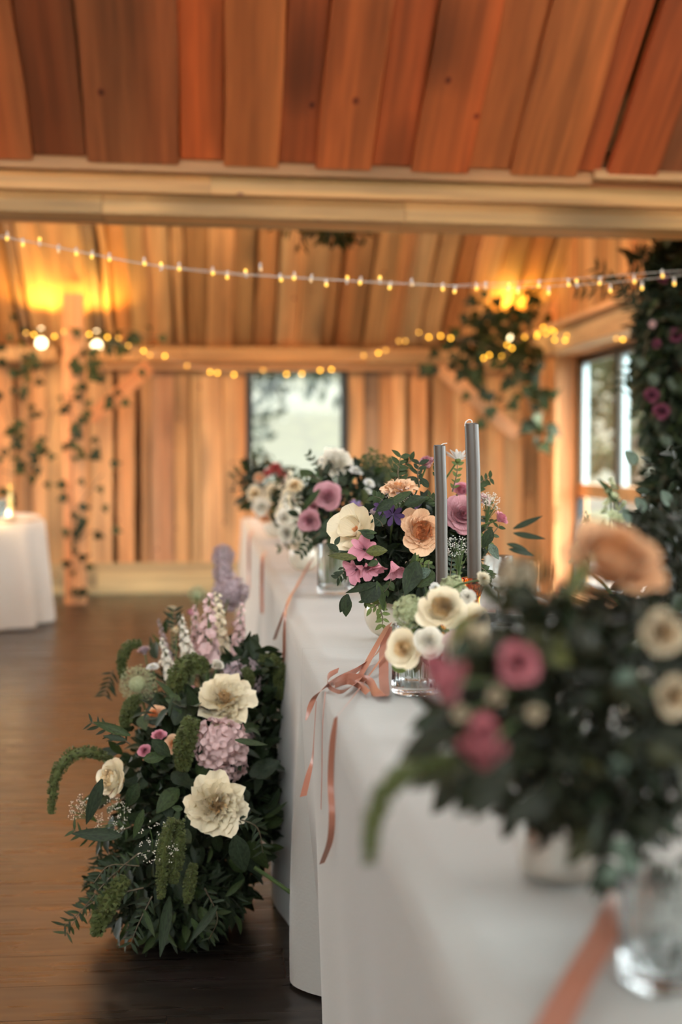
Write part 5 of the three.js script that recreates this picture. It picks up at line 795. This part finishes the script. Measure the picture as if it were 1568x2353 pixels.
const capGeo = new THREE.CylinderGeometry(0.0042, 0.0052, 0.018, 8).translate(0, -0.009, 0), ledGeo = new THREE.SphereGeometry(0.0055, 10, 8).scale(1, 1.35, 1).translate(0, -0.0225, 0), dotGeo = new THREE.SphereGeometry(0.009, 10, 8);
function lightString(label, wires, bulbs, D, far) {
  const o = thing('string_lights', label, 'string lights', at(bulbs[0][0], bulbs[0][1], D));
  for (const w of wires) mesh('wire', tube(w.map(([x, y, d]) => at(x, y, d ?? D).sub(o.position)), far ? 0.0016 : 0.0014, w.length * 8, 5), wireMat, o);
  for (const [x, y, lit = 1, d] of bulbs) {
    const p = at(x, y, d ?? D).sub(o.position);
    if (far) { const b = mesh('bulb', dotGeo, lit ? ledFar : ledWeak, o); b.position.copy(p); continue; }
    const up = lit === 2, c = mesh('bulb', capGeo, capMat, o); c.position.copy(p); c.position.y += up ? -0.024 : 0.024; if (up) c.rotation.z = Math.PI;
    c.rotation.z += rr(-0.15, 0.15); mesh('light_tip', ledGeo, lit ? ledMat : ledOff, c);
  }
}
lightString('clear string of tiny warm bulbs stretched below the stepped purlin', [
  [[-60, 530], [0, 541], [100, 562], [200, 583], [330, 607], [480, 626], [640, 637], [770, 644], [900, 652], [1020, 656], [1100, 652], [1200, 648], [1320, 640], [1480, 628], [1620, 618]],
  [[-60, 538], [60, 555], [180, 577], [330, 605], [480, 622], [640, 634], [800, 644], [930, 650], [1060, 658], [1200, 660], [1320, 655], [1450, 645], [1620, 626]]],
[[17, 549], [53, 563], [90, 549, 2], [135, 578, 0], [175, 584], [213, 591], [252, 597], [331, 607], [371, 606, 2], [412, 619], [489, 629], [523, 638], [566, 622, 2], [599, 620, 0], [644, 644], [677, 640], [717, 646, 0], [749, 655], [797, 637, 2], [830, 651], [873, 637, 2], [898, 662], [946, 655, 0], [1018, 665], [1047, 671], [1095, 664], [1117, 662, 0], [1168, 653, 2], [1192, 672], [1240, 658], [1262, 674], [1306, 655], [1327, 645, 2], [1380, 652], [1403, 669], [1457, 648], [1476, 663], [1522, 635], [1550, 653]], 5.0, false);
lightString('second string of tiny warm bulbs draped along the wall plate to the glazed side wall', [
  [[40, 772], [140, 768], [200, 772], [260, 785], [340, 808], [430, 838], [520, 856], [620, 858], [740, 848], [840, 815], [930, 782], [1020, 772], [1100, 790], [1150, 810], [1180, 790], [1230, 765], [1260, 760]], [[1255, 765, 11.2], [1300, 775, 10.9], [1350, 775, 10.5], [1400, 765, 9.8], [1440, 765, 9.3]]],
[[60, 765, 0], [78, 769], [125, 773], [147, 762, 0], [205, 768], [247, 775], [273, 777, 0], [295, 794, 0], [330, 806], [345, 816, 0], [379, 818], [430, 841, 0], [483, 855], [500, 857], [538, 861], [605, 851, 0], [659, 860], [694, 859], [736, 851], [762, 849], [836, 817, 0], [870, 811], [887, 805, 0], [917, 784, 0], [932, 784, 0], [963, 764, 0], [986, 775], [1013, 772], [1036, 777], [1112, 823], [1125, 816], [1153, 817], [1166, 793], [1177, 800], [1206, 775], [1234, 773], [1237, 767], [1249, 752], [1256, 766], [1267, 757], [1274, 762, 1, 11], [1275, 781, 1, 11], [1299, 782, 1, 10.8], [1304, 771, 1, 10.8], [1327, 783, 1, 10.6], [1339, 776, 0, 10.5], [1354, 773, 1, 10.4], [1375, 770, 0, 10.2], [1397, 761, 1, 10], [1399, 774, 1, 10], [1417, 778, 0, 9.8], [1432, 780, 1, 9.6], [1480, 766, 1, 9]], 11.1, true);
// ---------- small round table at the left ----------
{
  const c = V(-2.02, 0, -10.15), R = 0.83, h = 0.745, r = rngOf(8), ph = [r() * 6, r() * 6];
  const t = thing('round_table', 'small round table hidden under the pleated white cloth by the leafy post', 'table', c);
  mesh('tabletop', new THREE.CylinderGeometry(R - 0.012, R - 0.012, 0.03, 40).translate(0, h - 0.025, 0), tableTopMat, t); mesh('pedestal', new THREE.CylinderGeometry(0.05, 0.05, h - 0.05, 16).translate(0, h / 2 - 0.02, 0), steel, t); mesh('foot', new THREE.CylinderGeometry(0.28, 0.3, 0.03, 24).translate(0, 0.015, 0), steel, t);
  const g = gridGeo(180, 18, (u, v) => { const a = u * Math.PI, k = v < 0.35 ? v / 0.35 : 1, d = v < 0.35 ? 0 : (v - 0.35) / 0.65, f = d ** 0.8 * (0.045 * Math.sin(a * 13 + ph[0]) + 0.022 * Math.sin(a * 21 + ph[1])), q = Math.max(0.001, R * k) + f + 0.05 * d; return [q * Math.cos(a), h + 0.004 - d * (h - 0.012 + 0.0), q * Math.sin(a)]; });
  const cl = mesh('tablecloth', g, linen(0.62, 0.63, 0.60), scene); cl.position.copy(c); tag(cl, 'white floor-length cloth falling in pleats from the small round table', 'tablecloth');
  const gold = new THREE.MeshStandardMaterial({ color: lin(0.8, 0.6, 0.25), metalness: 1, roughness: 0.3 });
  const onT = (px, D) => V(xAt(px, D), h + 0.006, -D);
  const k = thing('gold_candlestick', 'slim gold candlestick standing on the pleated white cloth', 'candlestick', onT(23, 9.7)); mesh('body', new THREE.LatheGeometry([[0.001, 0], [0.04, 0], [0.042, 0.008], [0.012, 0.02], [0.01, 0.1], [0.02, 0.12], [0.01, 0.14], [0.012, 0.2], [0.024, 0.22], [0.022, 0.225], [0.001, 0.22]].map((q) => new THREE.Vector2(...q)), 24), gold, k);
  const tl = thing('tea_light', 'small lit tea light on the edge of the pleated white cloth', 'candle', onT(18, 9.5)); mesh('cup', new THREE.LatheGeometry([[0.001, 0], [0.03, 0], [0.034, 0.05], [0.032, 0.05], [0.028, 0.004], [0.001, 0.004]].map((q) => new THREE.Vector2(...q)), 24), paneMat, tl); mesh('wax', new THREE.CylinderGeometry(0.024, 0.024, 0.022, 20).translate(0, 0.016, 0), wickMat, tl);
  const fl = mesh('flame', new THREE.SphereGeometry(0.009, 12, 10).scale(1, 2, 1).translate(0, 0.046, 0), glowBulb, tl); const pl = new THREE.PointLight(lin(1, 0.6, 0.25), 0.03, 0, 2); pl.name = 'tea_light_flame'; pl.position.set(0, 0.046, 0); pl.castShadow = true; tl.add(pl);
  const gl = thing('blue_glass_tumbler', 'pale blue glass tumbler behind the tea light on the round table', 'tumbler', onT(2, 9.75)); mesh('glass', new THREE.LatheGeometry([[0.001, 0], [0.032, 0], [0.04, 0.13], [0.0375, 0.13], [0.03, 0.006], [0.001, 0.006]].map((q) => new THREE.Vector2(...q)), 24), new THREE.MeshPhysicalMaterial({ color: lin(0.55, 0.75, 0.85), transmission: 1, thickness: 0.01, roughness: 0.02, ior: 1.47 }), gl);
}
// a place setting glimpsed past the candles
{
  const p = V(at(1190, 1440, 3.6).x, CT, -3.6), o = thing('dinner_plate', 'white dinner plate half hidden behind the candles and the peach bouquet', 'plate', p);
  mesh('dish', new THREE.LatheGeometry([[0.001, 0.004], [0.08, 0.0], [0.085, 0.003], [0.135, 0.018], [0.134, 0.021], [0.084, 0.008], [0.001, 0.007]].map((q) => new THREE.Vector2(...q)), 40), new THREE.MeshPhysicalMaterial({ color: lin(0.8, 0.8, 0.78), roughness: 0.15, clearcoat: 0.5 }), o);
  const w = thing('wine_glass', 'clear stemmed glass behind the taller grey candle', 'glass', V(at(1140, 1440, 3.45).x, CT, -3.42));
  mesh('glass', new THREE.LatheGeometry([[0.001, 0], [0.034, 0.0], [0.034, 0.003], [0.005, 0.008], [0.004, 0.08], [0.02, 0.09], [0.037, 0.12], [0.036, 0.17], [0.034, 0.17], [0.035, 0.12], [0.018, 0.094], [0.001, 0.088]].map((q) => new THREE.Vector2(...q)), 32), glassMat, w);
}
// ---------- trees and shrubs outdoors ----------
{
  const bark = new THREE.MeshStandardMaterial({ color: lin(0.16, 0.12, 0.09), roughness: 0.95 }), crowns = [leafMat(0.03, 0.052, 0.032, 0.35), leafMat(0.05, 0.075, 0.036, 0.35), leafMat(0.08, 0.10, 0.04, 0.35)];
  const quad = LEAF.small[0];
  const tree = (name, label, category, x, z, hTrunk, rx, ry, n, size, mat, seed) => {
    const r = rngOf(seed), o = thing(name, label, category, V(x, -0.25, z)); if (hTrunk) mesh('trunk', tube([V(0, 0, 0), V(rr(-0.2, 0.2, r), hTrunk * 0.6, 0), V(0.1, hTrunk + ry * 0.5, 0.1)], 0.16, 8, 7, (t) => 1.3 - 0.9 * t), bark, o);
    const m = new THREE.InstancedMesh(quad, mat, n), q = new THREE.Matrix4(); m.name = 'crown'; m.userData.kind = 'stuff'; m.castShadow = m.receiveShadow = true; const blobs = []; for (let i = 0; i < 9; i++) { const d = rdir(r); blobs.push([d.x * rx * 0.6, hTrunk + ry + d.y * ry * 0.6, d.z * rx * 0.6, rr(0.35, 0.6, r)]); }
    for (let i = 0; i < n; i++) { const b = pick(blobs, r), d = rdir(r), k = Math.cbrt(rr(0.3, 1, r)), s = rr(size * 0.7, size * 1.3, r); m.setMatrixAt(i, q.compose(V(b[0] + d.x * rx * b[3] * k, Math.max(0.05, b[1] + d.y * ry * b[3] * k), b[2] + d.z * rx * b[3] * k), basis(d.add(rdir(r)), rdir(r)), V(s, s, s))); }
    o.add(m);
  };
  tree('garden_tree', 'broad green tree far behind the back window', 'tree', 0.0, -34, 1.6, 3.2, 2.4, 2600, 0.34, crowns[0], 1); tree('garden_tree', 'paler tree standing left of the broad tree behind the back window', 'tree', 4.6, -40, 1.8, 3.4, 3, 2600, 0.36, crowns[1], 2);
  tree('garden_shrub', 'low light green shrub just outside the back window', 'shrub', 1.1, -17, 0, 0.7, 0.5, 1200, 0.11, crowns[2], 3); tree('garden_shrub', 'low leafy shrub outside the back window, beside the paler one', 'shrub', 2.0, -18, 0, 0.8, 0.5, 1200, 0.11, crowns[1], 4);
  tree('garden_tree', 'young tree with yellow-green leaves outside the glazed side wall', 'tree', 7.2, -24, 1.2, 1.9, 1.7, 2200, 0.24, crowns[2], 5); tree('garden_tree', 'tall tree outside the glazed side wall behind the terrace', 'tree', 11, -30, 2, 3.4, 3.2, 2600, 0.36, crowns[1], 6); tree('garden_shrub', 'rounded shrub beyond the terrace outside the glazed side wall', 'shrub', 8.4, -21.5, 0, 1.1, 0.8, 1400, 0.14, crowns[1], 7); tree('garden_tree', 'dark green tree at the edge of the lawn beyond the terrace', 'tree', 15, -36, 2, 4, 3.6, 2600, 0.4, crowns[0], 8);
}
renderer.render(scene, camera);
